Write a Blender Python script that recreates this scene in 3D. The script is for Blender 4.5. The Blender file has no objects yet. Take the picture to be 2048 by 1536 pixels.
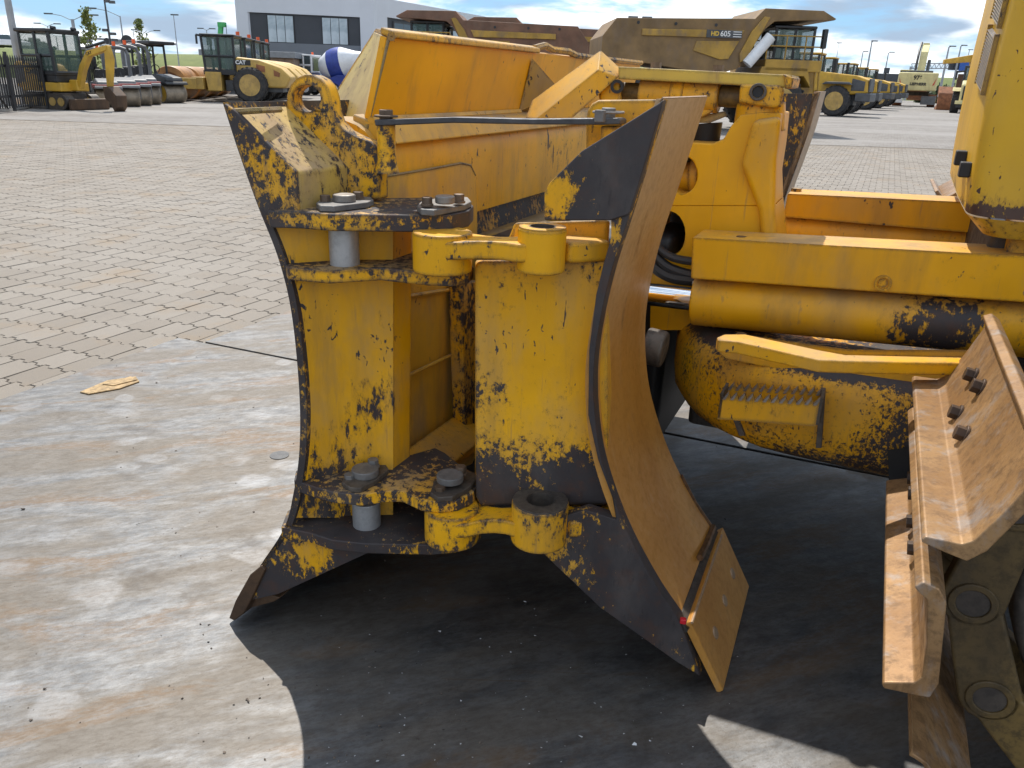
import bpy, bmesh, math, random
import numpy as np
from mathutils import Vector, Matrix, geometry
random.seed(7)
SC = bpy.context.scene
COL = SC.collection
R_ = math.radians

# ------------------------------------------------------------------ camera
FOCAL, PITCH, ROLL, EYE = 1600.0, R_(20.9), R_(1.8), 1.6      # focal length in photo pixels (2048 wide)
fw = np.array([0, math.cos(PITCH), -math.sin(PITCH)])
_r0 = np.array([1.0, 0, 0]); _u0 = np.cross(_r0, fw)
rt = _r0*math.cos(ROLL) + _u0*math.sin(ROLL); up = np.cross(rt, fw)
EYEP = np.array([0, 0, EYE])
cam = bpy.data.cameras.new('camera'); cam_o = bpy.data.objects.new('camera', cam); COL.objects.link(cam_o)
cam.sensor_fit = 'HORIZONTAL'; cam.sensor_width = 36.0; cam.lens = 36.0*FOCAL/2048.0
cam.clip_start = 0.05; cam.clip_end = 3000
cam_o.matrix_world = Matrix(((rt[0], up[0], -fw[0], 0), (rt[1], up[1], -fw[1], 0), (rt[2], up[2], -fw[2], EYE), (0, 0, 0, 1)))
SC.camera = cam_o

# ------------------------------------------------------------------ sky, sun, exposure
SUN_EL, SUN_AZ = 56.0, -10.0          # azimuth measured from +Y towards +X
w = bpy.data.worlds.new('World'); SC.world = w; w.use_nodes = True
wt = w.node_tree; wt.nodes.clear()
wo = wt.nodes.new('ShaderNodeOutputWorld'); wb = wt.nodes.new('ShaderNodeBackground')
wb.inputs['Strength'].default_value = 0.145
sky = wt.nodes.new('ShaderNodeTexSky'); sky.sky_type = 'NISHITA'; sky.sun_disc = False
sky.sun_elevation = R_(SUN_EL); sky.sun_rotation = R_(SUN_AZ); sky.air_density = 1.0; sky.dust_density = 0.6; sky.ozone_density = 2.0
tc = wt.nodes.new('ShaderNodeTexCoord')
def wn(t, **k):
    n = wt.nodes.new(t)
    for a, v in k.items():
        if a in n.inputs: n.inputs[a].default_value = v
        else: setattr(n, a, v)
    return n
def wl(a, b): wt.links.new(a, b)
mp = wn('ShaderNodeMapping'); mp.inputs['Scale'].default_value = (6.0, 6.0, 27.0); mp.inputs['Location'].default_value = (3.1, 0.4, 0.35)
wl(tc.outputs['Generated'], mp.inputs['Vector'])
cn = wn('ShaderNodeTexNoise', Scale=1.15, Detail=9.0, Roughness=0.56, Distortion=0.25); wl(mp.outputs[0], cn.inputs['Vector'])
cr = wn('ShaderNodeMapRange'); cr.interpolation_type = 'SMOOTHSTEP'
cr.inputs['From Min'].default_value = 0.36; cr.inputs['From Max'].default_value = 0.57
wl(cn.outputs['Fac'], cr.inputs['Value'])
mp2 = wn('ShaderNodeMapping'); mp2.inputs['Scale'].default_value = (5.0, 5.0, 20.0); mp2.inputs['Location'].default_value = (9.0, 2.0, 5.13)
wl(tc.outputs['Generated'], mp2.inputs['Vector'])
cn2 = wn('ShaderNodeTexNoise', Scale=1.3, Detail=6.0, Roughness=0.5); wl(mp2.outputs[0], cn2.inputs['Vector'])
cr2 = wn('ShaderNodeMapRange'); cr2.interpolation_type = 'SMOOTHSTEP'
cr2.inputs['From Min'].default_value = 0.40; cr2.inputs['From Max'].default_value = 0.62
wl(cn2.outputs['Fac'], cr2.inputs['Value'])
cm = wn('ShaderNodeMix'); cm.data_type = 'RGBA'
cm.inputs[6].default_value = (4.6, 4.7, 4.8, 1); cm.inputs[7].default_value = (1.2, 1.55, 2.0, 1)
wl(cr2.outputs[0], cm.inputs[0])
sm = wn('ShaderNodeMix'); sm.data_type = 'RGBA'; wl(cr.outputs[0], sm.inputs[0])
tint = wn('ShaderNodeMix'); tint.data_type = 'RGBA'; tint.blend_type = 'MULTIPLY'; tint.inputs[0].default_value = 1.0
tint.inputs[7].default_value = (0.62, 0.80, 0.98, 1); wl(sky.outputs[0], tint.inputs[6])
bl = wn('ShaderNodeMix'); bl.data_type = 'RGBA'; bl.inputs[0].default_value = 0.8; bl.inputs[7].default_value = (0.44, 0.92, 1.62, 1)
wl(tint.outputs[2], bl.inputs[6]); wl(bl.outputs[2], sm.inputs[6]); wl(cm.outputs[2], sm.inputs[7])
wl(sm.outputs[2], wb.inputs['Color']); wl(wb.outputs[0], wo.inputs['Surface'])
sl = bpy.data.lights.new('sun', 'SUN'); sl.energy = 2.15; sl.angle = R_(0.53); sl.color = (1.0, 0.95, 0.87)
so = bpy.data.objects.new('sun', sl); COL.objects.link(so); so.location = (-3, 10, 12)
_sd = Vector((math.sin(R_(SUN_AZ))*math.cos(R_(SUN_EL)), math.cos(R_(SUN_AZ))*math.cos(R_(SUN_EL)), math.sin(R_(SUN_EL))))
so.rotation_euler = (-_sd).to_track_quat('-Z', 'Y').to_euler()
vs = SC.view_settings; vs.view_transform = 'Standard'; vs.look = 'None'; vs.gamma = 1.0; vs.use_curve_mapping = False
vs.exposure = 1.38
SC.cycles.max_bounces = 6; SC.cycles.diffuse_bounces = 3; SC.cycles.glossy_bounces = 3; SC.cycles.transmission_bounces = 4
SC.cycles.use_denoising = True

# ------------------------------------------------------------------ frames of reference (metres)
TH = R_(23.5)                                                   # heading of the bulldozer
av = np.array([math.cos(TH), -math.sin(TH), 0]); bv = np.array([math.sin(TH), math.cos(TH), 0]); zv = np.array([0, 0, 1.0])
def ray(px, py): return fw + rt*(px-1024)/FOCAL - up*(py-768)/FOCAL
def _hit(px, py, p, n):
    d = ray(px, py); return EYEP + d*np.dot(p-EYEP, n)/np.dot(d, n)
def g(px, py, z=0.0):
    d = ray(px, py); return EYEP + d*(z-EYE)/d[2]
TIP_R = g(1445, 1385); _dd = TIP_R - g(460, 1240)
NE = np.array([_dd[1], -_dd[0], 0]); NE /= np.linalg.norm(NE); UE = np.array([-NE[1], NE[0], 0]); UE = UE if UE[0] > 0 else -UE
def e(px, py, d=0.0): return _hit(px, py, TIP_R + bv*d, NE)       # plane of the blade's near end, d metres further along the blade
def t(px, py, b): return _hit(px, py, bv*b, bv)                    # upright plane along the tractor, b metres across
def tl(a, b, z): return av*a + bv*b + zv*z                         # tractor coordinates to world
def depth(P): return float(np.dot(np.array(P)-EYEP, fw))
def at_dist(px, py, D):                                             # a point D metres in front of the eye (level), in the direction of a photo pixel
    d = ray(px, py); return EYEP + d*(D/math.hypot(d[0], d[1]))

# ------------------------------------------------------------------ material nodes
MATS = {}
class NT:
    def __init__(s, name):
        s.m = bpy.data.materials.new(name); s.m.use_nodes = True; s.t = s.m.node_tree; s.t.nodes.clear()
        s.out = s.t.nodes.new('ShaderNodeOutputMaterial'); s.b = s.t.nodes.new('ShaderNodeBsdfPrincipled')
        s.t.links.new(s.b.outputs[0], s.out.inputs[0]); MATS[name] = s.m
    def n(s, ty, **k):
        nd = s.t.nodes.new(ty)
        for a, v in k.items():
            if hasattr(nd, a) and a not in nd.inputs: setattr(nd, a, v)
            else: s.set(nd.inputs[a], v)
        return nd
    def set(s, sock, v):
        if isinstance(v, bpy.types.NodeSocket): s.t.links.new(v, sock)
        elif isinstance(v, (tuple, list)) and len(v) == 3 and sock.type == 'RGBA': sock.default_value = (*v, 1)
        else: sock.default_value = v
    def p(s, **k):
        for a, v in k.items(): s.set(s.b.inputs[a.replace('_', ' ')], v)
        return s.m
    def math(s, op, a, b=0.0, c=0.0, clamp=False):
        nd = s.t.nodes.new('ShaderNodeMath'); nd.operation = op; nd.use_clamp = clamp
        s.set(nd.inputs[0], a); s.set(nd.inputs[1], b); s.set(nd.inputs[2], c); return nd.outputs[0]
    def mix(s, f, a, b, mode='MIX'):
        nd = s.t.nodes.new('ShaderNodeMix'); nd.data_type = 'RGBA'; nd.blend_type = mode
        s.set(nd.inputs[0], f); s.set(nd.inputs[6], a); s.set(nd.inputs[7], b); return nd.outputs[2]
    def noise(s, vec, scale, detail=4, rough=0.55, dist=0.0):
        return s.n('ShaderNodeTexNoise', Vector=vec, Scale=scale, Detail=float(detail), Roughness=rough, Distortion=dist).outputs['Fac']
    def step(s, v, lo, hi, a=0.0, b=1.0):
        nd = s.t.nodes.new('ShaderNodeMapRange'); nd.interpolation_type = 'SMOOTHSTEP'
        s.set(nd.inputs['Value'], v); s.set(nd.inputs['From Min'], lo); s.set(nd.inputs['From Max'], hi)
        s.set(nd.inputs['To Min'], a); s.set(nd.inputs['To Max'], b); return nd.outputs[0]
    def mapv(s, vec, scale=(1, 1, 1), rot=(0, 0, 0), loc=(0, 0, 0)):
        return s.n('ShaderNodeMapping', Vector=vec, Scale=scale, Rotation=rot, Location=loc).outputs[0]
    def pos(s): return s.n('ShaderNodeNewGeometry').outputs['Position']
    def obj(s): return s.n('ShaderNodeTexCoord').outputs['Object']
    def bump(s, h, strength=0.3, dist=0.004):
        return s.n('ShaderNodeBump', Height=h, Strength=strength, Distance=dist).outputs[0]

def edge_mask(N, rad):
    bn = N.n('ShaderNodeBevel', samples=3, Radius=rad).outputs[0]
    gn = N.n('ShaderNodeNewGeometry').outputs['Normal']
    d = N.n('ShaderNodeVectorMath', operation='DOT_PRODUCT'); N.set(d.inputs[0], bn); N.set(d.inputs[1], gn)
    return N.math('SUBTRACT', 1.0, d.outputs['Value'])

PAINT = (0.78, 0.375, 0.005); BARE = (0.043, 0.037, 0.038); RUST = (0.095, 0.040, 0.020); DUST = (0.36, 0.25, 0.13)
def paint(name, chip=0.5, edge=0.5, dust=0.3, up_dust=0.5, rust=0.4, scale=16.0, streak=0.0, blobs=(), base=PAINT, zwear=None, specks=0.5, dark=BARE):
    """Old machine paint: chipped to bare steel in patches (more when chip is high), at the edges and round the given (point, radius, amount) blobs."""
    N = NT(name); P = N.pos(); hr = random.Random(name); scale *= hr.uniform(0.75, 1.45); zs_ = hr.uniform(0.35, 0.85)
    big = N.noise(P, 3.1, 3, 0.5)
    v = N.noise(N.mapv(P, scale=(1, 1, zs_), loc=(hr.uniform(0, 9), hr.uniform(0, 9), hr.uniform(0, 9))), scale*2.3, 10, 0.76, 0.1)
    v = N.math('MULTIPLY_ADD', N.math('SUBTRACT', big, 0.5), 0.55, v)
    v = N.math('ADD', v, chip*0.42 - 0.21)
    if edge > 0:
        em = edge_mask(N, 0.016)
        v = N.math('ADD', v, N.math('MULTIPLY', N.math('MINIMUM', em, 0.22), edge*2.0))
    for (c, rad, amt) in blobs:
        dd = N.n('ShaderNodeVectorMath', operation='DISTANCE'); N.set(dd.inputs[0], P); dd.inputs[1].default_value = tuple(float(x) for x in c)
        v = N.math('ADD', v, N.step(dd.outputs['Value'], 0.0, rad, amt, 0.0))
    if zwear:
        z = N.n('ShaderNodeSeparateXYZ', Vector=P).outputs[2]
        for (z0, z1, amt) in zwear: v = N.math('ADD', v, N.step(z, z0, z1, amt, 0.0) if z1 > z0 else N.step(z, z1, z0, 0.0, amt))
    mask = N.step(v, 0.605, 0.632)
    halo = N.math('MULTIPLY', N.step(v, 0.50, 0.615), 0.55)
    if specks > 0:                                                 # small deep chips and scratches scattered over sound paint
        q = N.noise(N.mapv(P, scale=(1.0, 1.0, 0.55)), 62.0, 3, 0.6, 0.6)
        q = N.math('MULTIPLY_ADD', N.math('SUBTRACT', N.noise(P, 5.2, 2, 0.5), 0.5), 0.5, q)
        mask = N.math('MAXIMUM', mask, N.step(q, 0.765 - 0.07*specks, 0.785 - 0.07*specks))
    if streak > 0:
        s_ = N.noise(N.mapv(P, scale=(30, 30, 3.2)), 1.0, 5, 0.6)
        s_ = N.math('MULTIPLY_ADD', N.math('SUBTRACT', big, 0.5), 0.5, s_)
        mask = N.math('MAXIMUM', mask, N.step(s_, 0.76 - 0.1*streak, 0.79 - 0.1*streak))
    hue = N.noise(P, 1.9, 4, 0.6)
    c = N.mix(N.step(hue, 0.3, 0.7), tuple(x*0.86 for x in base), (base[0]*1.08, base[1]*1.12, base[2]*1.2))
    fade = N.noise(N.mapv(P, scale=(1, 1, 0.5)), 7.0, 6, 0.62)
    gn = N.n('ShaderNodeSeparateXYZ', Vector=N.n('ShaderNodeNewGeometry').outputs['Normal']).outputs[2]
    upf = N.math('MULTIPLY', N.step(gn, 0.25, 0.95), up_dust)
    df = N.math('ADD', N.math('MULTIPLY', N.step(fade, 0.42, 0.72), dust), N.math('MULTIPLY', upf, N.step(fade, 0.2, 0.6)), clamp=True)
    c = N.mix(df, c, DUST)
    grime = N.noise(N.mapv(P, scale=(9, 9, 1.4)), 1.0, 5, 0.65)
    c = N.mix(N.math('MULTIPLY', N.step(grime, 0.48, 0.78), 0.42), c, (0.19, 0.125, 0.06))
    scr = N.noise(N.mapv(P, scale=(46, 46, 2.6), rot=(0.12, -0.08, 0)), 1.0, 4, 0.6); c = N.mix(N.math('MULTIPLY', N.step(scr, 0.62, 0.72), 0.38), c, (0.24, 0.15, 0.09))
    c = N.mix(N.math('MULTIPLY', halo, N.step(N.noise(P, 34.0, 6, 0.7), 0.3, 0.65)), c, (0.20, 0.115, 0.035))
    rn = N.noise(P, 21.0, 5, 0.6)
    under = N.mix(N.math('MULTIPLY', N.step(rn, 0.45, 0.7), rust), dark, RUST)
    under = N.mix(N.math('MULTIPLY', N.step(fade, 0.45, 0.75), 0.30*(dust+0.5)), under, (0.16, 0.14, 0.125))
    under = N.mix(N.math('MULTIPLY', N.step(N.noise(N.mapv(P, scale=(1, 1, 0.3), rot=(0.3, 0.2, 0)), 55.0, 5, 0.7), 0.55, 0.75), 0.45), under, tuple(x*0.35 for x in dark))
    col = N.mix(mask, c, under)
    fine = N.noise(P, 160.0, 3, 0.6)
    h = N.math('MULTIPLY_ADD', mask, -0.8, N.math('MULTIPLY', fine, 0.25))
    rgh = N.math('ADD', N.step(mask, 0, 1, 0.42, 0.5), N.math('MULTIPLY', df, 0.3))
    return N.p(Base_Color=col, Roughness=rgh, Normal=N.bump(h, 0.5, 0.0022), Specular_IOR_Level=0.32)

def plain(name, c, rough=0.5, metal=0.0, var=0.25, scale=3.0, dirt=0.0, alpha=None):
    N = NT(name); P = N.obj(); k = N.noise(P, scale, 5, 0.6)
    col = N.mix(N.step(k, 0.3, 0.7), tuple(x*(1-var) for x in c), tuple(min(1, x*(1+var*0.6)) for x in c))
    if dirt > 0: col = N.mix(N.math('MULTIPLY', N.step(N.noise(N.mapv(P, scale=(1, 1, 0.5)), scale*2.3, 6, 0.65), 0.45, 0.7), dirt), col, (0.14, 0.10, 0.07))
    return N.p(Base_Color=col, Roughness=rough, Metallic=metal)

# ------------------------------------------------------------------ mesh building
class MB:
    def __init__(s): s.bm = bmesh.new()
    def _v(s, pts): return [s.bm.verts.new(tuple(float(c) for c in p)) for p in pts]
    def ext(s, pts, vec, hole=None):
        """Prism: polygon pts swept by vec; an optional hole polygon goes right through."""
        vec = np.array(vec, float); A = [np.array(p, float) for p in pts]
        if hole is None:
            f = s._v(A); k = s._v([p+vec for p in A]); n = len(f)
            s.bm.faces.new(f); s.bm.faces.new(k[::-1])
            for i in range(n): s.bm.faces.new((f[i], k[i], k[(i+1) % n], f[(i+1) % n]))
            return s
        Hh = [np.array(p, float) for p in hole]; allp = A + Hh
        f = s._v(allp); k = s._v([p+vec for p in allp]); n, m = len(A), len(Hh)
        for tri in geometry.tessellate_polygon([[Vector(p) for p in A], [Vector(p) for p in Hh]]):
            s.bm.faces.new([f[i] for i in tri]); s.bm.faces.new([k[i] for i in reversed(tri)])
        for off, cnt in ((0, n), (n, m)):
            for i in range(cnt):
                j = (i+1) % cnt; s.bm.faces.new((f[off+i], k[off+i], k[off+j], f[off+j]))
        return s
    def box(s, x0, x1, y0, y1, z0, z1):
        return s.ext([(x0, y0, z0), (x1, y0, z0), (x1, y1, z0), (x0, y1, z0)], (0, 0, z1-z0))
    def hull(s, pts):
        vs_ = s._v(pts); r = bmesh.ops.convex_hull(s.bm, input=vs_)
        bmesh.ops.delete(s.bm, geom=[v for v in r['geom_interior'] if isinstance(v, bmesh.types.BMVert)], context='VERTS'); return s
    def grid(s, rows):
        R = [s._v(r) for r in rows]
        for a, b in zip(R, R[1:]):
            for i in range(len(a)-1): s.bm.faces.new((a[i], a[i+1], b[i+1], b[i]))
        return s
    def cyl(s, p0, p1, r0, r1=None, n=24, bore=0.0, cap=True):
        p0, p1 = np.array(p0, float), np.array(p1, float); r1 = r0 if r1 is None else r1
        return s.lathe(p0, p1, [(0, r0), (1, r1)] if bore == 0 else [(0, r0), (1, r1), (1, bore), (0, bore)], n, loop=bore > 0, cap=cap)
    def lathe(s, p0, p1, prof, n=24, loop=False, cap=True, unit=True):
        """Surface of revolution about p0->p1; prof lists (fraction along the axis, radius)."""
        p0, p1 = np.array(p0, float), np.array(p1, float); ax = p1-p0; q = ax/np.linalg.norm(ax)
        u = np.cross(q, (0, 0, 1.0)); u = u if np.linalg.norm(u) > 0.1 else np.cross(q, (0, 1.0, 0)); u /= np.linalg.norm(u); w_ = np.cross(q, u)
        rings = [s._v([p0+ax*f+(u*math.cos(2*math.pi*i/n)+w_*math.sin(2*math.pi*i/n))*r for i in range(n)]) for f, r in prof]
        prs = list(zip(rings, rings[1:])) + ([(rings[-1], rings[0])] if loop else [])
        for a, b in prs:
            for i in range(n): s.bm.faces.new((a[i], a[(i+1) % n], b[(i+1) % n], b[i]))
        if cap and not loop: s.bm.faces.new(rings[0][::-1]); s.bm.faces.new(rings[-1])
        return s
    def tube(s, path, r, n=8):
        P = [np.array(p, float) for p in path]; prev = None
        for i, p in enumerate(P):
            d = P[min(i+1, len(P)-1)]-P[max(i-1, 0)]; d /= np.linalg.norm(d)
            u = np.cross(d, (0, 0, 1.0)); u = u if np.linalg.norm(u) > 0.15 else np.cross(d, (1.0, 0, 0)); u /= np.linalg.norm(u); w_ = np.cross(d, u)
            ring = s._v([p+(u*math.cos(2*math.pi*k/n)+w_*math.sin(2*math.pi*k/n))*r for k in range(n)])
            if prev is None: s.bm.faces.new(ring[::-1])
            else:
                for k in range(n): s.bm.faces.new((prev[k], prev[(k+1) % n], ring[(k+1) % n], ring[k]))
            prev = ring
        s.bm.faces.new(prev); return s
    def build(s, name, mat, parent=None, bevel=0.0, seg=2, smooth=True, local=False, ang=35):
        bm = s.bm; bmesh.ops.recalc_face_normals(bm, faces=bm.faces)
        me = bpy.data.meshes.new(name)
        o = bpy.data.objects.new(name, me)
        if not local:
            cs = np.array([v.co[:] for v in bm.verts]); c = (cs.min(0)+cs.max(0))/2
            for v in bm.verts: v.co -= Vector(c)
            base = np.zeros(3); q = parent
            while q is not None: base += np.array(q.location); q = q.parent
            o.location = c - base
        if smooth:
            for f in bm.faces: f.smooth = True
            for ed in bm.edges:
                if len(ed.link_faces) != 2 or ed.calc_face_angle(9) > R_(ang): ed.smooth = False
        bm.to_mesh(me); bm.free()
        if isinstance(mat, str): mat = MATS[mat]
        me.materials.append(mat); COL.objects.link(o); o.parent = parent
        if bevel > 0:
            md = o.modifiers.new('bevel', 'BEVEL'); md.width = bevel; md.segments = seg; md.limit_method = 'ANGLE'; md.angle_limit = R_(ang); md.harden_normals = True
        return o

def tag(o, label=None, cat=None, group=None, kind=None):
    if label: o['label'] = label
    if cat: o['category'] = cat
    if group: o['group'] = group
    if kind: o['kind'] = kind
    return o
def thing(name, label, cat, loc=(0, 0, 0), rz=0.0, group=None, scale=1.0):
    o = bpy.data.objects.new(name, None); COL.objects.link(o); o.location = [float(x) for x in loc]; o.rotation_euler = (0, 0, rz)
    o.scale = (scale,)*3; o.empty_display_size = 0.2
    return tag(o, label, cat, group)
def kids(o): return [c for c in COL.objects if c.parent == o]
def dup(root, loc, rz=None, label=None, scale=None):
    ks = kids(root); r = root.copy(); COL.objects.link(r); r.location = [float(x) for x in loc]
    if rz is not None: r.rotation_euler = (0, 0, rz)
    if scale: r.scale = (scale,)*3
    if label: r['label'] = label
    for k in ks:
        gs = kids(k); c = k.copy(); COL.objects.link(c); c.parent = r
        for h in gs: d = h.copy(); COL.objects.link(d); d.parent = c
    return r
def text_mesh(name, s, mat, parent, origin, right, upv, size, depth=0.004, bold=0.0, align='CENTER'):
    cu = bpy.data.curves.new(name, 'FONT'); cu.body = s; cu.size = size; cu.extrude = depth; cu.align_x = align; cu.align_y = 'CENTER'; cu.offset = bold
    tmp = bpy.data.objects.new('tmp_text', cu); COL.objects.link(tmp)
    me = bpy.data.meshes.new_from_object(tmp.evaluated_get(bpy.context.evaluated_depsgraph_get()))
    bpy.data.objects.remove(tmp); me.name = name; me.materials.clear(); me.materials.append(MATS[mat])
    o = bpy.data.objects.new(name, me); COL.objects.link(o); o.parent = parent
    r, u = Vector(right).normalized(), Vector(upv).normalized(); n = r.cross(u)
    o.matrix_local = Matrix(((r[0], u[0], n[0], origin[0]), (r[1], u[1], n[1], origin[1]), (r[2], u[2], n[2], origin[2]), (0, 0, 0, 1)))
    return o

# ================================================================== GROUND
ZP = -0.022                                                        # top of the pavers; the steel plates lie on them with their top at z = 0
def m_paver(name, island):
    N = NT(name); P = N.pos()
    rnd = N.n('ShaderNodeNewGeometry').outputs['Random Per Island'] if island else N.n('ShaderNodeObjectInfo').outputs['Random']
    c = N.mix(rnd, (0.185, 0.157, 0.126), (0.232, 0.203, 0.170))
    big = N.noise(P, 0.35, 5, 0.6); c = N.mix(N.step(big, 0.35, 0.7), c, N.mix(0.55, c, (0.26, 0.233, 0.203)))
    st = N.noise(P, 1.3, 6, 0.65); c = N.mix(N.math('MULTIPLY', N.step(st, 0.52, 0.72), 0.5), c, (0.24, 0.165, 0.092))
    st2 = N.noise(N.mapv(P, loc=(4, 9, 0)), 0.8, 6, 0.7); c = N.mix(N.math('MULTIPLY', N.step(st2, 0.57, 0.72), 0.4), c, (0.13, 0.115, 0.10))
    f = N.noise(P, 70, 5, 0.7); c = N.mix(N.math('MULTIPLY', N.step(f, 0.35, 0.75), 0.5), c, N.mix(0.6, c, (0.17, 0.15, 0.13)))
    return N.p(Base_Color=c, Roughness=0.82, Normal=N.bump(N.noise(P, 120, 4, 0.6), 0.5, 0.003), Specular_IOR_Level=0.3)
m_paver('paver_concrete', False); m_paver('paver_concrete_far', True)
N = NT('joint_sand'); P = N.pos(); k = N.noise(P, 40, 6, 0.7)
N.p(Base_Color=N.mix(k, (0.085, 0.07, 0.053), (0.20, 0.16, 0.115)), Roughness=0.95, Normal=N.bump(k, 0.6, 0.01))
N = NT('far_paving'); P = N.pos()
q = N.mapv(P, rot=(0, 0, TH)); br = N.n('ShaderNodeTexBrick', Vector=q, Scale=1.0); br.offset = 0.5
br.inputs['Brick Width'].default_value = 0.21; br.inputs['Row Height'].default_value = 0.25; br.inputs['Mortar Size'].default_value = 0.006
br.inputs['Color1'].default_value = (0.165, 0.147, 0.132, 1); br.inputs['Color2'].default_value = (0.222, 0.205, 0.187, 1); br.inputs['Mortar'].default_value = (0.12, 0.10, 0.08, 1)
c = N.mix(N.step(N.noise(N.mapv(P, scale=(0.4, 1, 1)), 0.25, 6, 0.65), 0.35, 0.7), br.outputs['Color'], (0.265, 0.248, 0.23))
c = N.mix(N.math('MULTIPLY', N.step(N.noise(N.mapv(P, scale=(0.3, 1, 1), loc=(3, 1, 0)), 0.5, 6, 0.7), 0.52, 0.72), 0.5), c, (0.17, 0.155, 0.14))
N.p(Base_Color=c, Roughness=0.85, Specular_IOR_Level=0.25)

base = MB().grid([[(-700, -30, ZP-0.012), (900, -30, ZP-0.012)], [(-700, 26, ZP-0.012), (900, 26, ZP-0.012)]]).build('paving_bed', 'joint_sand')
tag(base, kind='structure')
pave = MB().grid([[(-700, 25.6, ZP-0.006), (900, 25.6, ZP-0.006)], [(-700, 1500, ZP-0.006), (900, 1500, ZP-0.006)]]).build('pavement', 'far_paving', local=True)
tag(pave, kind='structure')
LA, LB = 0.21, 0.25
def paver_ring(ins, z, wob):
    gap = 0.0017 + ins; x0, x1, y0, y1 = -LA/2+gap, LA/2-gap, -LB/2+gap, LB/2-gap; k = 0.018
    k = 0.013; bot = [(-1, k), (-0.58, k), (-0.42, -k), (-0.07, -k), (0.07, k), (0.42, k), (0.58, -k), (1, -k)]
    lo = [(x0 + (f+1)/2*(x1-x0), y0 + o) for f, o in bot]; hi = [(x0 + (f+1)/2*(x1-x0), y1 + o) for f, o in bot]
    return [(x, y, z) for x, y in lo] + [(x, y, z) for x, y in hi[::-1]]
def paver_geo():
    r0, r1 = paver_ring(0.0, -0.010, 0), paver_ring(0.0035, 0.0, 0); n = len(r0)
    vs_ = r0 + r1; fs = [tuple(range(n, 2*n))] + [(i, (i+1) % n, n+(i+1) % n, n+i) for i in range(n)]
    return vs_, fs
PV, PF = paver_geo()
me_p = bpy.data.meshes.new('paver'); me_p.from_pydata(PV, [], PF); me_p.materials.append(MATS['paver_concrete'])
PL_EDGE = g(410, 683, 0)                                           # corner where the two steel plates meet the paving
a_edge, b_seam = float(PL_EDGE@av), float(PL_EDGE@bv)
cand = []
for j in range(-3, 112):
    b = j*LB
    for i in range(-120, 172):
        a = i*LA + (LA/2 if j % 2 else 0) + 0.13*math.floor(j/2) * 0
        p = av*a + bv*b
        if p[1] < 1.2 or p[1] > 25.2: continue
        v = np.array([p[0], p[1], ZP]) - EYEP; zc = v@fw
        if zc < 0.3: continue
        X, Y = 1024+FOCAL*(v@rt)/zc, 768-FOCAL*(v@up)/zc
        if X < -900 or X > 2500 or Y > 2000: continue
        if a > a_edge + 0.02 - (0 if b > b_seam else 0.14) + 0.16 and b < b_seam + 2.6: continue    # under the steel plates
        hid = X < 0 or Y > 1530 or (X > 640 and X < 1560 and Y > 230) or X > 1960
        cand.append((hid, p[1]+abs(p[0])*0.2, a, b, p))
cand.sort(key=lambda q_: (q_[0], q_[1]))
for q_ in cand[:300]:
    o = bpy.data.objects.new('paver', me_p); COL.objects.link(o); o.parent = pave
    o.location = (q_[4][0], q_[4][1], ZP + random.uniform(-0.002, 0.002)); o.rotation_euler = (random.gauss(0, 0.004), random.gauss(0, 0.004), -TH + random.gauss(0, 0.006))
VV, FF = [], []
ct, st_ = math.cos(-TH), math.sin(-TH)
for q_ in cand[300:]:
    o0 = len(VV); dz = random.uniform(-0.002, 0.002); tx, ty = random.gauss(0, 0.005), random.gauss(0, 0.005)
    for (x, y, z) in PV: VV.append((q_[4][0]+x*ct-y*st_, q_[4][1]+x*st_+y*ct, ZP+z+dz+x*tx+y*ty))
    for f in PF: FF.append(tuple(i+o0 for i in f))
me = bpy.data.meshes.new('pavers_beyond'); me.from_pydata(VV, [], FF); me.materials.append(MATS['paver_concrete_far'])
o = bpy.data.objects.new('paver_field', me); COL.objects.link(o); o.parent = pave; o['kind'] = 'stuff'

# ---- steel road plates
N = NT('road_plate_steel'); P = N.pos(); q = N.mapv(P, rot=(0, 0, R_(-20)))
n1 = N.noise(N.mapv(q, scale=(0.55, 1.7, 1)), 2.2, 8, 0.66, 0.5); n2 = N.noise(N.mapv(q, scale=(0.5, 1.6, 1), loc=(7, 3, 0)), 2.6, 8, 0.62, 0.8)
n3 = N.noise(N.mapv(q, scale=(1, 2.2, 1), loc=(2, 8, 0)), 9.0, 7, 0.7)
f2 = N.noise(N.mapv(q, scale=(1, 2.6, 1), loc=(1, 1, 0)), 30.0, 7, 0.74)
steel = N.mix(N.step(n3, 0.3, 0.7), (0.105, 0.107, 0.111), (0.205, 0.205, 0.206))
dm = N.step(n1, 0.40, 0.60)
# polished pads left by crawler shoes, broken rows of rounded patches
pw = N.n('ShaderNodeVectorMath', operation='MULTIPLY_ADD'); N.set(pw.inputs[0], N.n('ShaderNodeTexNoise', Vector=P, Scale=2.2, Detail=3.0).outputs['Color']); pw.inputs[1].default_value = (0.35, 0.25, 0); N.set(pw.inputs[2], P)
vo = N.n('ShaderNodeTexVoronoi', Vector=N.mapv(pw.outputs[0], scale=(4.6, 6.6, 1), rot=(0, 0, R_(8))), Scale=1.0, Randomness=0.75, feature='F1'); vo.distance = 'MINKOWSKI'; vo.inputs['Exponent'].default_value = 3.0
pads = N.math('MULTIPLY', N.step(N.math('ADD', vo.outputs['Distance'], N.math('MULTIPLY', n3, 0.30)), 0.50, 0.40), N.step(N.noise(N.mapv(P, loc=(1.3, 0.2, 0)), 1.0, 4, 0.6), 0.44, 0.54))
c = N.mix(N.math('MULTIPLY', dm, 0.55), steel, (0.15, 0.122, 0.09))
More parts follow.
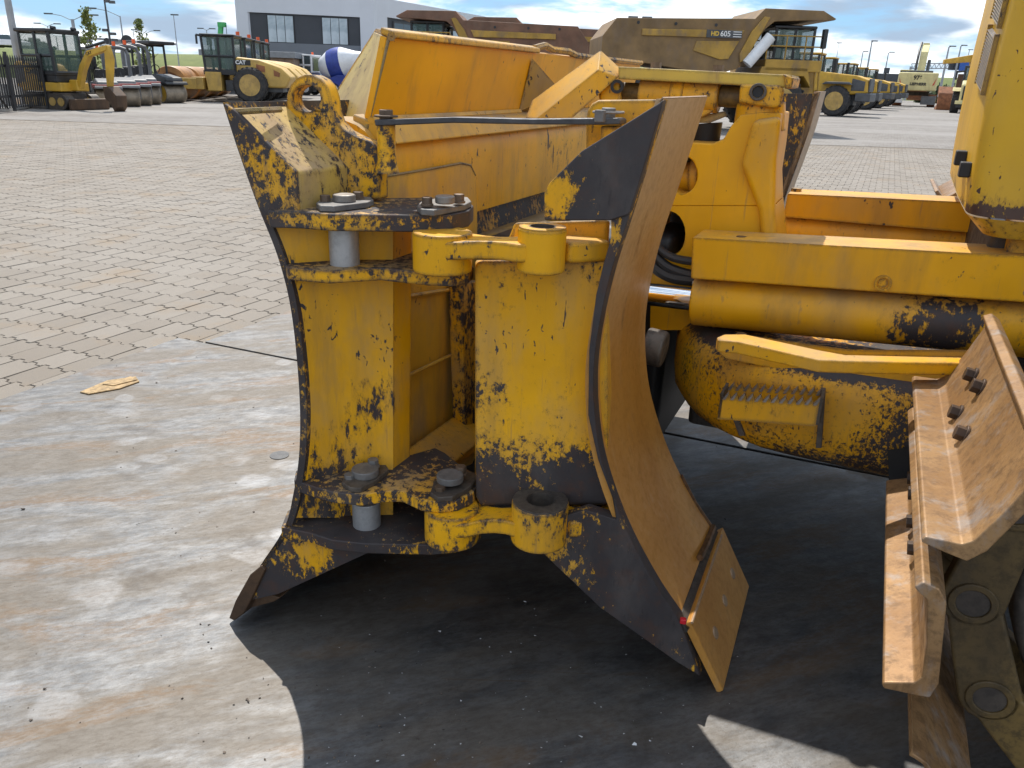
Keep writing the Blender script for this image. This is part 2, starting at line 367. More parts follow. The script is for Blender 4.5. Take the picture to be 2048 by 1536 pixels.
rust = N.math('MULTIPLY', N.step(n2, 0.53, 0.64), N.step(f2, 0.3, 0.6)); c = N.mix(N.math('MULTIPLY', rust, 0.6), c, (0.165, 0.098, 0.045))
c = N.mix(N.math('MULTIPLY', pads, 0.38), c, (0.24, 0.245, 0.255))
dk = N.step(N.noise(N.mapv(P, loc=(5, 5, 0)), 1.7, 6, 0.7), 0.58, 0.72); c = N.mix(N.math('MULTIPLY', dk, 0.55), c, (0.06, 0.05, 0.042))
c = N.mix(N.math('MULTIPLY', N.step(f2, 0.42, 0.66), 0.7), c, N.mix(0.6, c, (0.085, 0.068, 0.052)))
sc = N.noise(N.mapv(P, scale=(1.2, 55, 1), rot=(0, 0, R_(6))), 1.0, 3, 0.5, 0.6); sc2 = N.noise(N.mapv(P, scale=(1.0, 48, 1), rot=(0, 0, R_(-38)), loc=(3, 3, 0)), 1.0, 3, 0.5, 0.8)
scr = N.math('MAXIMUM', N.step(sc, 0.71, 0.74), N.step(sc2, 0.72, 0.75)); c = N.mix(N.math('MULTIPLY', scr, 0.45), c, (0.14, 0.095, 0.06))
grit = N.noise(P, 90, 3, 0.6); c = N.mix(N.step(grit, 0.70, 0.74), c, (0.05, 0.04, 0.035))
met = N.math('SUBTRACT', 0.96, N.math('ADD', N.math('MULTIPLY', dm, 0.16), N.math('MULTIPLY', rust, 0.2)), clamp=True)
rg = N.math('ADD', 0.56, N.math('MULTIPLY', N.math('SUBTRACT', N.math('ADD', dm, n3), pads), 0.07))
hh = N.math('ADD', N.math('MULTIPLY', n3, 0.5), N.math('ADD', N.math('MULTIPLY', N.noise(P, 45, 6, 0.7), 0.35), N.math('MULTIPLY', pads, 0.1)))
N.p(Base_Color=c, Metallic=met, Roughness=rg, Normal=N.bump(hh, 0.35, 0.006))
def plate(name, a0, a1, b0, b1, label):
    o = MB().ext([av*a0+bv*b0+zv*-0.02, av*a1+bv*b0+zv*-0.02, av*a1+bv*b1+zv*-0.02, av*a0+bv*b1+zv*-0.02], (0, 0, 0.02)).build(name, 'road_plate_steel', bevel=0.003)
    return tag(o, label, 'steel plate', 'steel road plates on the paving')
plate('steel_plate', a_edge-0.20, 5.2, -1.6, b_seam-0.022, 'large scuffed rusty steel plate under the front of the bulldozer')
plate('steel_plate', a_edge, 5.6, b_seam, b_seam+2.5, 'steel plate beyond the dark seam, at the edge of the paving')

# sand swept over the plate's edge, loose chips and pebbles
N = NT('loose_sand'); P = N.pos(); k = N.noise(P, 30, 7, 0.7); N.p(Base_Color=N.mix(k, (0.20, 0.145, 0.085), (0.40, 0.31, 0.20)), Roughness=0.95, Normal=N.bump(k, 0.5, 0.01))
plain('grit', (0.09, 0.07, 0.055), 0.9, var=0.6, scale=9); plain('split_wood', (0.36, 0.245, 0.12), 0.8, var=0.4, scale=30)
rs = random.Random(3)
mb = MB()
for i in range(160):
    s_ = rs.uniform(0, 1); p = PL_EDGE*(1-s_) + g(-60, 880)*s_ + av*rs.gauss(-0.02, 0.10) + bv*rs.gauss(0, 0.06); rr = rs.uniform(0.012, 0.05)
    zb = ZP-0.003; n_ = 7; ph = rs.random()*6
    ring = [(p[0]+math.cos(ph+6.283*k_/n_)*rr*rs.uniform(0.6, 1.3)*1.6, p[1]+math.sin(ph+6.283*k_/n_)*rr*rs.uniform(0.6, 1.2), zb) for k_ in range(n_)]
    mb.hull(ring + [(p[0], p[1], ZP+rr*0.22+0.003)])
tag(mb.build('sand', 'loose_sand'), 'tan sand swept along the edge of the steel plate', kind='stuff')
mb = MB()
for i in range(190):
    p = g(rs.uniform(-40, 1000) if i % 3 else rs.uniform(380, 1750), rs.uniform(640, 1560)); s_ = rs.uniform(0.0012, 0.004)*(1 if rs.random() > 0.06 else 1.9); zz = 0.0
    if (p@av) < a_edge-0.18: zz = ZP
    mb.hull([(p[0]+rs.uniform(-1, 1)*s_*1.4, p[1]+rs.uniform(-1, 1)*s_*1.2, zz+s_*rs.uniform(0, 1.1)) for _ in range(7)])
tag(mb.build('grit', 'grit', smooth=False), 'dark grit and pebbles scattered over the plates', kind='stuff')
wc = MB(); cpts = [g(160, 786), g(215, 763), g(272, 755), g(279, 765), g(240, 779), g(178, 790)]
wc.ext([p+zv*0.001 for p in cpts], (0, 0, 0.007))
wc.ext([p+zv*0.0085 for p in (g(205, 772), g(262, 757), g(276, 763), g(228, 775))], (0, 0, 0.005))
tag(wc.build('wood_splinter', 'split_wood', bevel=0.002), 'broken piece of pale wood lying on the plate edge', 'wood')

plain('pale_flake', (0.50, 0.50, 0.50), 0.7, var=0.3, scale=9); plain('plug_grey', (0.10, 0.10, 0.102), 0.7, var=0.2, scale=30)
mb = MB()
for i in range(110):
    p = g(rs.uniform(640, 1480), rs.uniform(1180, 1536)); s_ = rs.uniform(0.0007, 0.0022)*(1 if rs.random() > 0.1 else 2.2)
    mb.hull([(p[0]+rs.uniform(-1, 1)*s_*1.6, p[1]+rs.uniform(-1, 1)*s_, s_*rs.uniform(0, .7)) for _ in range(7)])
tag(mb.build('paint_flakes', 'pale_flake', smooth=False), 'tiny pale flakes on the shaded steel plate', kind='stuff')
p = g(559, 911); tag(MB().cyl(p, p+zv*0.003, 0.042, n=28).build('plate_plug', 'plug_grey', bevel=0.001), 'round grey plug in the steel plate left of the blade', 'plug')

# ================================================================== BULLDOZER
paint('paint_sound', chip=0.12, edge=0.35, dust=0.08, up_dust=0.35, specks=0.25)
paint('paint_cover', chip=0.16, edge=0.7, dust=0.32, up_dust=0.5, specks=0.3)
paint('paint_cylinder', chip=0.30, edge=0.2, dust=0.3, specks=0.8, rust=0.3, blobs=[(t(1890, 655, 2.52), 0.28, 0.25)])
paint('paint_worn', chip=0.42, edge=0.8, dust=0.3, up_dust=0.8, specks=0.8)
paint('paint_lug', chip=0.56, edge=0.8, dust=0.75, up_dust=0.7, specks=0.9)
paint('paint_column', chip=0.30, edge=0.7, dust=0.5, specks=0.85, streak=0.7, blobs=[(e(640, 950, .1), 0.26, 0.30), (e(775, 800, .1), 0.16, 0.2), (e(775, 640, .1), 0.12, 0.16), (e(700, 830, .1), 0.16, 0.12)])
paint('paint_wing', chip=0.30, edge=0.7, dust=0.4, specks=0.95, streak=0.6,
      blobs=[(e(1050, 985, .06), 0.26, 0.26), (e(1180, 985, .06), 0.22, 0.30), (e(965, 960, .06), 0.2, 0.2), (e(965, 780, .06), 0.15, 0.16), (e(1190, 530, .06), 0.13, 0.2), (e(1010, 545, .06), 0.12, 0.12)])
paint('paint_dusty', chip=0.25, edge=0.3, dust=0.75, up_dust=1.0, specks=0.7, streak=0.5, base=(0.68, 0.36, 0.03))
paint('paint_guard', chip=0.10, edge=0.35, dust=0.0, up_dust=0.9, specks=0.3, base=(0.80, 0.355, 0.003))
paint('paint_guard_end', chip=0.40, edge=0.7, dust=0.9, up_dust=0.4, specks=0.9, base=(0.52, 0.36, 0.09))
paint('paint_plate', chip=0.80, edge=1.0, dust=0.3, up_dust=0.9, specks=0.7, zwear=[(0.45, 0.75, 0.25)])
paint('paint_link', chip=0.40, edge=1.0, dust=0.3, up_dust=0.3, specks=0.5, zwear=[(0.75, 0.6, 0.0)])
paint('paint_low_link', chip=0.62, edge=0.9, dust=0.15, up_dust=0.0, specks=0.5, blobs=[(e(1080, 985, -.03), 0.13, 0.16)])
paint('paint_beam', chip=0.56, edge=0.5, dust=0.35, up_dust=0.3, specks=1.0, scale=30, blobs=[(tl(-0.50, 2.40, 0.9), 0.28, 0.1), (tl(0.25, 2.35, 0.62), 0.25, 0.2)], zwear=[(0.52, 0.60, 0.12), (0.845, 0.79, 0.32)])
paint('paint_beam_top', chip=1.0, edge=0.2, dust=0.6, up_dust=0.2, specks=0.5, rust=0.5)
paint('paint_hood', chip=0.16, edge=0.75, dust=0.12, up_dust=0.5, specks=0.3, scale=9, rust=0.9, dark=(0.07, 0.035, 0.025), zwear=[(1.30, 1.40, 0.26)], base=(0.62, 0.35, 0.018))
paint('end_dark', chip=0.90, edge=0.2, dust=0.6, up_dust=0.9, specks=0.5, rust=0.25, blobs=[(e(530, 320), 0.16, -0.12), (e(1120, 390), 0.075, -0.21), (e(1290, 330), 0.25, 0.3), (e(1160, 430), 0.05, 0.3)])
paint('end_dark_low', chip=0.90, edge=0.1, dust=0.5, up_dust=0.6, specks=0.5, rust=0.35, blobs=[(e(630, 1110), 0.10, -0.20), (e(1330, 1200), 0.3, 0.2), (e(540, 1170), 0.1, 0.1), (e(1200, 480), 0.05, -0.2), (e(1222, 560), 0.12, 0.3), (e(1188, 700), 0.2, 0.3), (e(1195, 880), 0.2, 0.3)])
paint('far_wing_back', chip=0.9, edge=0.2, dust=0.6, specks=0.8, rust=0.7)
def rusty(name, c0, c1, rough=0.5, met=0.0, shine=None, up=0.0, mott=0.35):
    N = NT(name); P = N.pos(); a_ = N.noise(N.mapv(P, scale=(1, 1, 0.35)), 3.0, 6, 0.6); f = N.noise(P, 34.0, 7, 0.72); s_ = N.noise(N.mapv(P, scale=(26, 26, 1.6)), 1.0, 5, 0.6)
    c = N.mix(N.step(a_, 0.35, 0.68), c0, c1); c = N.mix(N.math('MULTIPLY', N.step(f, 0.42, 0.66), mott), c, tuple(x*0.5 for x in c0)); c = N.mix(N.math('MULTIPLY', N.step(s_, 0.55, 0.75), 0.25), c, tuple(min(1, x*1.5) for x in c1))
    if shine: c = N.mix(N.math('MULTIPLY', N.step(N.noise(N.mapv(P, scale=(1, 1, 0.6), loc=(2, 2, 2)), 12.0, 8, 0.72), 0.50, 0.68), 0.55), c, shine)
    return N.p(Base_Color=c, Roughness=N.step(f, 0.3, 0.7, rough-0.08, rough+0.12), Metallic=met, Normal=N.bump(N.math('ADD', f, N.math('MULTIPLY', s_, 0.3)), 0.4, 0.002))
N = NT('mould_rust'); P = N.pos(); z = N.n('ShaderNodeSeparateXYZ', Vector=P).outputs[2]
a_ = N.noise(N.mapv(P, scale=(1, 1, 0.35)), 3.0, 6, 0.6); f = N.noise(P, 38.0, 7, 0.7); s1_ = N.noise(N.mapv(P, scale=(40, 40, 2.2), rot=(0.25, 0.1, 0)), 1.0, 6, 0.65); g_ = N.noise(N.mapv(P, loc=(3, 3, 3), scale=(1, 1, .5)), 6.0, 7, 0.68)
c = N.mix(N.step(a_, 0.33, 0.68), (0.45, 0.200, 0.034), (0.58, 0.285, 0.062))
zt_ = N.math('ADD', z, N.math('MULTIPLY', N.math('SUBTRACT', a_, 0.5), 0.9)); c = N.mix(N.step(zt_, 0.75, 1.45, 0, 0.85), c, (0.46, 0.315, 0.175))
c = N.mix(N.math('MULTIPLY', N.step(f, 0.45, 0.7), 0.22), c, (0.16, 0.065, 0.02)); c = N.mix(N.math('MULTIPLY', N.step(s1_, 0.55, 0.74), 0.35), c, (0.50, 0.33, 0.17)); c = N.mix(N.math('MULTIPLY', N.step(g_, 0.62, 0.70), 0.55), c, (0.17, 0.075, 0.03))
N.p(Base_Color=c, Roughness=N.step(f, 0.3, 0.7, 0.36, 0.52), Metallic=0.12, Normal=N.bump(N.math('ADD', f, N.math('MULTIPLY', s1_, 0.6)), 0.3, 0.0015))
rusty('mould_top', (0.32, 0.21, 0.12), (0.42, 0.28, 0.17), 0.5, 0.1)
rusty('shoe_rust', (0.25, 0.135, 0.055), (0.37, 0.22, 0.10), 0.46, 0.3, shine=(0.30, 0.29, 0.285), mott=0.75)
rusty('shoe_bolt', (0.05, 0.032, 0.022), (0.09, 0.055, 0.035), 0.5, 0.3)
rusty('dirty_steel', (0.060, 0.050, 0.043), (0.12, 0.098, 0.076), 0.55, 0.2, mott=0.6)
rusty('pin_cap', (0.20, 0.18, 0.16), (0.34, 0.31, 0.28), 0.45, 0.5)
rusty('pin_dull', (0.13, 0.125, 0.12), (0.20, 0.19, 0.18), 0.55, 0.3)
rusty('bolt_rust', (0.10, 0.065, 0.04), (0.17, 0.12, 0.085), 0.55, 0.3)
rusty('lock_bar', (0.055, 0.055, 0.06), (0.10, 0.10, 0.105), 0.42, 0.4)
rusty('link_yellow', (0.075, 0.05, 0.02), (0.19, 0.12, 0.032), 0.6, 0.0, shine=(0.06, 0.045, 0.03), mott=0.7)
rusty('pin_steel', (0.30, 0.305, 0.31), (0.48, 0.485, 0.49), 0.42, 0.55, mott=0.3); plain('chrome', (0.80, 0.81, 0.83), 0.07, 1.0, 0.02)
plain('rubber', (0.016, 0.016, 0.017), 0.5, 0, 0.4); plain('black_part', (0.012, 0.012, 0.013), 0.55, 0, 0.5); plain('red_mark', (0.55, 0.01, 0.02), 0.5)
plain('weld', (0.16, 0.085, 0.04), 0.5, 0.4, 0.5, 40); plain('grey_chalk', (0.30, 0.30, 0.30), 0.9, 0, 0.4, 20)

DZ = thing('bulldozer', 'huge worn yellow bulldozer with folded blade wings, standing on the steel plates', 'bulldozer', (0.6, 2.7, 0))
WL = 2.78                                                          # length of the main blade
UX = UE*1.0
def px2m(P, n_px): return n_px*depth(P)/FOCAL
def poly(pts, d=0.0): return [e(x, y, d) for x, y in pts]
def off(pts, dx): return [(x+dx, y) for x, y in pts]
def rnd(pts, n=4):                                                  # corner-cut smoothing of a closed outline
    for _ in range(n):
        out = []
        for i in range(len(pts)):
            p, q_ = np.array(pts[i], float), np.array(pts[(i+1) % len(pts)], float); out += [tuple(p*0.75+q_*0.25), tuple(p*0.25+q_*0.75)]
        pts = out
    return pts
def curve(pts, n=6):                                                # smooth open curve through points (Catmull-Rom)
    P = [np.array(p, float) for p in pts]; P = [2*P[0]-P[1]] + P + [2*P[-1]-P[-2]]; out = []
    for i in range(1, len(P)-2):
        for k in range(n):
            u = k/n; out.append(tuple(0.5*((2*P[i])+(-P[i-1]+P[i+1])*u+(2*P[i-1]-5*P[i]+4*P[i+1]-P[i+2])*u*u+(-P[i-1]+3*P[i]-3*P[i+1]+P[i+2])*u**3)))
    out.append(tuple(P[-2])); return out

LPROF = curve([(445, 204), (476, 300), (515, 410), (556, 515), (582, 620), (597, 760), (600, 870), (592, 960), (571, 1050), (520, 1132)])
RPROF = curve([(1328, 198), (1292, 320), (1255, 440), (1222, 545), (1199, 645), (1187, 740), (1190, 840), (1207, 935), (1250, 1055), (1308, 1165), (1357, 1238)])

# ---- main blade
MB().ext(poly(LPROF + off(LPROF, 13)[::-1]), bv*WL).build('blade_face', 'end_dark', DZ)
MB().ext(poly([(447, 206), (472, 224), (590, 343), (594, 411), (596, 452), (540, 452)] + [p for p in LPROF[::-1] if 206 < p[1] < 452], -0.015), bv*0.015).build('end_plate', 'end_dark', DZ, bevel=0.004)
MB().ext(poly([(447, 205), (472, 223), (598, 345), (602, 430), (545, 430)] + [p for p in LPROF[::-1] if 205 < p[1] < 430]), bv*0.26).build('blade_end_box', paint('paint_end_box', chip=0.50, edge=0.5, dust=0.8, up_dust=0.6, specks=0.9, base=(0.56, 0.37, 0.08)), DZ, bevel=0.012, seg=3)
MB().tube([e(472, 224, -.004), e(520, 221, .02), e(560, 219, .12)], 0.008, 6).build('weld_bead', 'paint_guard_end', DZ)
# lifting eye: a thick plate with a hole
lug = [(571, 262), (571, 215), (573, 190), (580, 170), (592, 156), (608, 149), (625, 150), (641, 158), (653, 172), (660, 193), (664, 222), (672, 243), (690, 262), (715, 275), (740, 284), (754, 297), (758, 318), (759, 398), (640, 398), (600, 330)]
hole = [(612+28*math.cos(a_)*1.0, 197+27*math.sin(a_)) for a_ in np.linspace(0, 2*math.pi, 24, endpoint=False)]
MB().ext(poly(lug, .20), bv*0.045, hole=poly(hole, .20)).build('lifting_eye', 'paint_lug', DZ, bevel=0.006)
# rear of the blade: upper beam, column, lower beam
UB = [(600, 236), (660, 236), (690, 241), (712, 250), (730, 263), (743, 279), (752, 297), (757, 317), (758, 340), (758, 480), (620, 480), (590, 380)]
MB().ext(poly(UB, .275), bv*2.3).build('upper_beam', paint('paint_upper', chip=0.36, edge=0.2, dust=0.35, up_dust=1.0, specks=0.7, streak=0.7), DZ)
cl = [(x+9, y) for x, y in LPROF if 425 < y < 1040]
MB().grid([poly(cl, .004), poly([(690 if y < 980 else 690, y) for x, y in cl], .10), poly([(786, y) for x, y in cl], .14)]).build('end_column', 'paint_column', DZ)
MB().ext(poly([(690, 440), (786, 440), (786, 1000), (690, 1000)], .145), bv*0.10).build('column_flange', 'paint_column', DZ, bevel=0.006)
MB().ext(poly([(600, 560), (770, 560), (770, 1045), (610, 1045)], .22), bv*2.4).build('lower_beam', 'paint_dusty', DZ, bevel=0.01)
# raised stiffener plate on the rear of the beams (in the plane along the blade)
pA = e(758, 350, .275); nA = np.array([UE[0], UE[1], 0])
nrm = np.cross(bv, zv); nrm /= np.linalg.norm(nrm); nrm = nrm if nrm@av > 0 else -nrm
def s_(x, y, P0=pA): return _hit(x, y, P0, nrm)
MB().ext([s_(762, 352), s_(850, 338), s_(915, 326), s_(934, 330), s_(944, 350), s_(948, 420), s_(948, 560), s_(762, 580)], nrm*0.014).build('stiffener_plate', paint('paint_stiffener', chip=0.3, edge=0.9, dust=0.7, specks=0.8, base=(0.68, 0.36, 0.03)), DZ, bevel=0.004)
MB().tube([s_(764, 352)+nrm*.012, s_(850, 338)+nrm*.012, s_(915, 326)+nrm*.012, s_(934, 330)+nrm*.012, s_(944, 350)+nrm*.012], 0.004, 6).build('weld_bead', 'paint_guard_end', DZ)
pB = e(770, 700, .20)
for yy in ((596, 572), (762, 690)):
    MB().tube([s_(792, yy[0], pB)+nrm*.002, s_(942, yy[1], pB)+nrm*.002], 0.006, 6).build('weld_bead', 'paint_dusty', DZ)
MB().hull([s_(800, 928, pB), s_(800, 905, pB), s_(905, 832, pB), s_(940, 826, pB), s_(945, 930, pB)] + [s_(800, 940, pB)+nrm*0.12, s_(880, 895, pB)+nrm*0.12, s_(905, 862, pB)+nrm*0.12]).build('hinge_gusset', paint('paint_inner', chip=0.42, edge=0.6, dust=0.4, up_dust=0.25, specks=0.9), DZ, bevel=0.012, seg=3)

MB().ext([s_(895, 560, pB), s_(944, 560, pB), s_(944, 860, pB), s_(905, 860, pB)], nrm*0.05).build('stiffener_plate', paint('paint_greasy', chip=0.7, edge=0.3, dust=0.8, specks=1.0, streak=0.8, rust=0.7), DZ, bevel=0.006)

# spill guard along the top
def along(P, k): return [p+bv*k for p in P]
GB, GT = e(740, 240, .3), e(773, 74, .3)
gN = np.cross(GT-GB, bv); gN /= np.linalg.norm(gN); gN = gN if gN@av > 0 else -gN
MB().ext([GB, GT, GT-gN*0.02, GB-gN*0.02], bv*2.45).build('spill_guard', 'paint_guard', DZ, bevel=0.003)
MB().ext([GT-gN*.021+zv*.001, GT+gN*0.018+zv*.001, GT+gN*0.018+zv*.02, GT-gN*.021+zv*.02], bv*1.02).build('guard_rail', 'paint_worn', DZ, bevel=0.006)
rr = [GT+bv*1.02]; MB().tube([GT+bv*1.00+zv*.014, GT+bv*1.08+zv*.03+gN*.01, GT+bv*1.2+zv*.016-gN*.01, GT+bv*1.32+zv*.02+gN*.012, GT+bv*1.45+zv*.006, GT+bv*1.7+zv*.004, GT+bv*2.45+zv*.004], 0.013, 6).build('bent_guard_edge', 'paint_lug', DZ)
MB().hull([GB+bv*1.0+gN*.001, GT+bv*.98-zv*.02+gN*.001, GT+bv*1.13-zv*.12+gN*.07, GB+bv*1.3+gN*.09+zv*.05, GB+bv*1.3+gN*.001]).build('guard_gusset', paint('paint_gusset', chip=0.3, dust=1.0, specks=0.5, base=(0.45, 0.27, 0.05)), DZ)
MB().tube([GB+gN*.004, GB+bv*1.0+gN*.004], 0.012, 6).build('weld_bead', 'paint_dusty', DZ)
MB().ext([e(643, 243, .62), e(757, 64, .62), e(782, 74, .3), e(737, 262, .3), e(700, 268, .36)], np.cross(e(757, 58, .62)-e(643, 243, .62), e(782, 64, .3)-e(643, 243, .62))*0+av*-0.018).build('guard_end', 'paint_guard_end', DZ, bevel=0.003)
MB().tube([e(645, 240, .62), e(757, 64, .62), e(783, 73, .3)], 0.012, 6).build('guard_end_rim', 'paint_lug', DZ)
MB().ext([GB-gN*.06, GB+gN*.035, GB+gN*.06-zv*.05, GB-gN*.06-zv*.05], bv*2.3).build('guard_foot', 'paint_dusty', DZ, bevel=0.008)
# raised prop arm
MB().hull([e(1201, 100, 1.06), e(1246, 142, 1.06), e(1236, 155, 1.0), e(1140, 240, .95), e(1070, 240, .95), e(1196, 140, .98), e(1063, 201, 1.03), e(1050, 236, .98)] + [e(1246, 142, 1.13), e(1140, 240, 1.03)]).build('prop_arm', paint('paint_prop', chip=0.24, edge=0.6, dust=0.35, up_dust=0.5, specks=1.0), DZ, bevel=0.004)

# ---- hinge: horizontal eye plates of the main blade
def slab(name, pts, ztop, th, mat, d=0.0, bev=0.004, parent=None):
    P = [g(x, y, ztop) for x, y in pts]
    return MB().ext(P, (0, 0, -th)).build(name, mat, parent or DZ, bevel=bev)
def ze(x, y, d): return float(e(x, y, d)[2])
z1 = ze(663, 427, -.03)
slab('hinge_plate', [(536, 421), (600, 423), (663, 428), (820, 430), (905, 428), (938, 421), (947, 411), (938, 401), (905, 394), (753, 396), (640, 404), (560, 402)], z1, 0.042, 'paint_plate')
z2 = ze(656, 540, -.03)
slab('hinge_plate', [(574, 534), (656, 541), (712, 538), (760, 535), (815, 541), (855, 545), (905, 547), (938, 541), (947, 532), (938, 520), (900, 505), (760, 500), (620, 505), (565, 516)], z2, 0.034, 'paint_plate')
z3 = ze(667, 983, -.03)
slab('hinge_plate', [(588, 960), (630, 974), (667, 984), (722, 990), (765, 983), (804, 982), (843, 1000), (880, 1004), (915, 1000), (945, 986), (958, 968), (952, 948), (921, 930), (890, 905), (870, 895), (800, 915), (690, 925), (592, 940)], z3, 0.036, 'end_dark_low')
z4 = ze(730, 1085, -.03)
slab('hinge_plate', [(562, 1054), (620, 1066), (664, 1080), (730, 1087), (860, 1090), (910, 1086), (945, 1075), (962, 1058), (955, 1035), (900, 1012), (760, 1000), (640, 1005), (575, 1020)], z4, 0.034, 'end_dark_low')
# pins through the left eyes
def vcyl(name, x, y, d, rpx, hpx, mat, parent=None, bev=0.003, bore=0.0, n=28):
    P = e(x, y, d); R = px2m(P, rpx); return MB().cyl(P, P-zv*px2m(P, hpx)*1.03, R, n=n, bore=bore*R).build(name, mat, parent or DZ, bevel=bev)
def hexbolt(x, y, d, rpx, hpx, mat, parent):
    P = e(x, y, d); R = px2m(P, rpx); return MB().cyl(P, P-zv*px2m(P, hpx), R, n=6).cyl(P-zv*px2m(P, hpx)*0.75, P-zv*px2m(P, hpx)*1.05, R*1.18, n=16).build('bolt', mat, parent, bevel=0.0015)
def pin_head(cx, cy, d, head, keep, ztop, capmat, keepmat, bolts, bmat):
    k = slab('pin_keeper', keep, ztop+0.016, 0.0155, keepmat, bev=0.003)
    vcyl('pin_head', cx, cy, d, head, 15, capmat, k, 0.004)
    for (bx, by, bd) in bolts: hexbolt(bx, by, bd, 11, 17, bmat, k)
vcyl('hinge_pin', 686, 440, .05, 30, 90, 'pin_steel')
vcyl('hinge_pin', 732, 1000, .07, 28, 60, 'pin_steel')
pin_head(688, 388, .07, 23, [(632, 405), (640, 411), (668, 412), (735, 404), (747, 399), (742, 394), (700, 391), (640, 398)], z1, 'pin_cap', 'pin_dull', [(650, 390, .05), (716, 383, .12)], 'bolt_rust')
pin_head(890, 391, .07, 20, [(834, 411), (842, 418), (868, 420), (930, 409), (943, 402), (936, 394), (900, 391), (842, 402)], z1, 'pin_cap', 'pin_dull', [(854, 394, .05), (918, 388, .12)], 'bolt_rust')
pin_head(730, 936, .06, 27, [(684, 964), (700, 975), (722, 976), (752, 960), (778, 938), (770, 926), (735, 930), (690, 952)], z3, 'pin_dull', 'dirty_steel', [(699, 948, .03), (746, 918, .10)], 'pin_dull')
pin_head(900, 948, .06, 27, [(860, 984), (876, 995), (905, 993), (938, 975), (957, 952), (948, 944), (905, 940), (868, 962)], z3, 'pin_dull', 'dirty_steel', [(880, 972, .02), (922, 932, .10)], 'bolt_rust')
# folding links: two bosses joined by a waist, and an arm to the wing
def folding_link(boss1, boss2, arm, mat, ringmat):
    (x1, y1, R1, h1), (x2, y2, R2, h2) = boss1, boss2
    P1, P2 = e(x1, y1, .03), e(x2, y2, .0)
    mb = MB(); r1, r2 = px2m(P1, R1), px2m(P2, R2)
    mb.cyl(P1, P1-zv*px2m(P1, h1), r1, n=36)
    l = mb.build('folding_link', mat, DZ, bevel=0.005)
    mb = MB(); mb.cyl(P2, P2-zv*px2m(P2, h2), r2, n=36, bore=r2*0.52); mb.build('pin_boss', mat, l, bevel=0.005)
    ring = MB(); ring.cyl(P2+zv*.003, P2-zv*.004, r2*0.97, n=36, bore=r2*0.53); ring.build('boss_ring', ringmat, l, bevel=0.001)
    MB().cyl(P2-zv*px2m(P2, h2)*0.5, P2-zv*px2m(P2, h2)*0.55, r2*0.6, n=20).build('bore', 'black_part', l)
    MB().cyl(P2+zv*.0035, P2-zv*px2m(P2, h2)*0.5, r2*0.535, n=32, bore=r2*0.50).build('bushing', 'dirty_steel', l)
    q1, q2 = P1-zv*px2m(P1, h1)*arm[0], P2-zv*px2m(P2, h2)*arm[1]; hgt = px2m(P1, arm[2])
    d = q2-q1; ln = np.linalg.norm(d); d /= ln; s = np.cross(zv, d)
    W = []
    for f, hw in ((0.0, .95), (0.25, .85), (0.42, .55), (0.55, .48), (0.68, .55), (0.85, .8), (1.0, .62)): W.append((f, hw))
    top = [q1+d*ln*f*0.985 - s*r1*hw for f, hw in W] ; bot = [q1+d*ln*f*0.985 + s*r1*hw for f, hw in W[::-1]]
    top = [p for p in top if np.linalg.norm((p-q2)[:2]) > r2*0.72]; bot = [p for p in bot if np.linalg.norm((p-q2)[:2]) > r2*0.72]
    MB().ext(top+bot, (0, 0, -hgt)).build('link_waist', mat, l, bevel=0.006)
    q3 = e(arm[3], arm[4], .10); d2 = q3-q2; d2[2] = 0; L2 = np.linalg.norm(d2); d2 /= L2; s2 = np.cross(zv, d2); st = q2+d2*r2*0.85
    MB().ext([st-s2*r2*.8, q2+d2*L2-s2*r2*.9, q2+d2*L2+s2*r2*1.2, st+s2*r2*.8], (0, 0, -hgt*1.15)).build('link_arm', mat, l, bevel=0.01, seg=3)
folding_link((885, 462, 60, 80), (1085, 455, 49, 88), (0.14, 0.30, 36, 1200, 470), 'paint_link', 'paint_link')
folding_link((904, 1012, 55, 74), (1081, 1001, 57, 90), (0.20, 0.34, 32, 1225, 1015), 'paint_low_link', 'dirty_steel')
# ---- left lower corner and cutting edge
MB().ext(poly([p for p in LPROF if p[1] > 955] + [(507, 1160), (503, 1200), (556, 1188), (735, 1106), (745, 1090), (640, 1076), (575, 1050)]), bv*0.05).build('lower_corner', 'end_dark_low', DZ, bevel=0.008)
MB().hull(poly([(690, 1075), (745, 1085), (735, 1106), (556, 1188)], .05) + poly([(690, 1075), (745, 1085), (735, 1106)], .4)).build('corner_brace', 'end_dark_low', DZ, bevel=0.006)
MB().ext(poly([(457, 1237), (470, 1202), (499, 1150), (522, 1131), (530, 1140), (504, 1196), (487, 1228), (468, 1242)], -0.01), bv*WL).build('cutting_edge', rusty('edge_dark', (0.060, 0.036, 0.022), (0.11, 0.062, 0.033), 0.5, 0.3), DZ, bevel=0.004)
MB().ext(poly([(503, 1195), (545, 1190), (560, 1196), (548, 1204), (503, 1216), (486, 1226)], .02), bv*(WL-.04)).build('edge_backing', 'edge_dark', DZ, bevel=0.004)

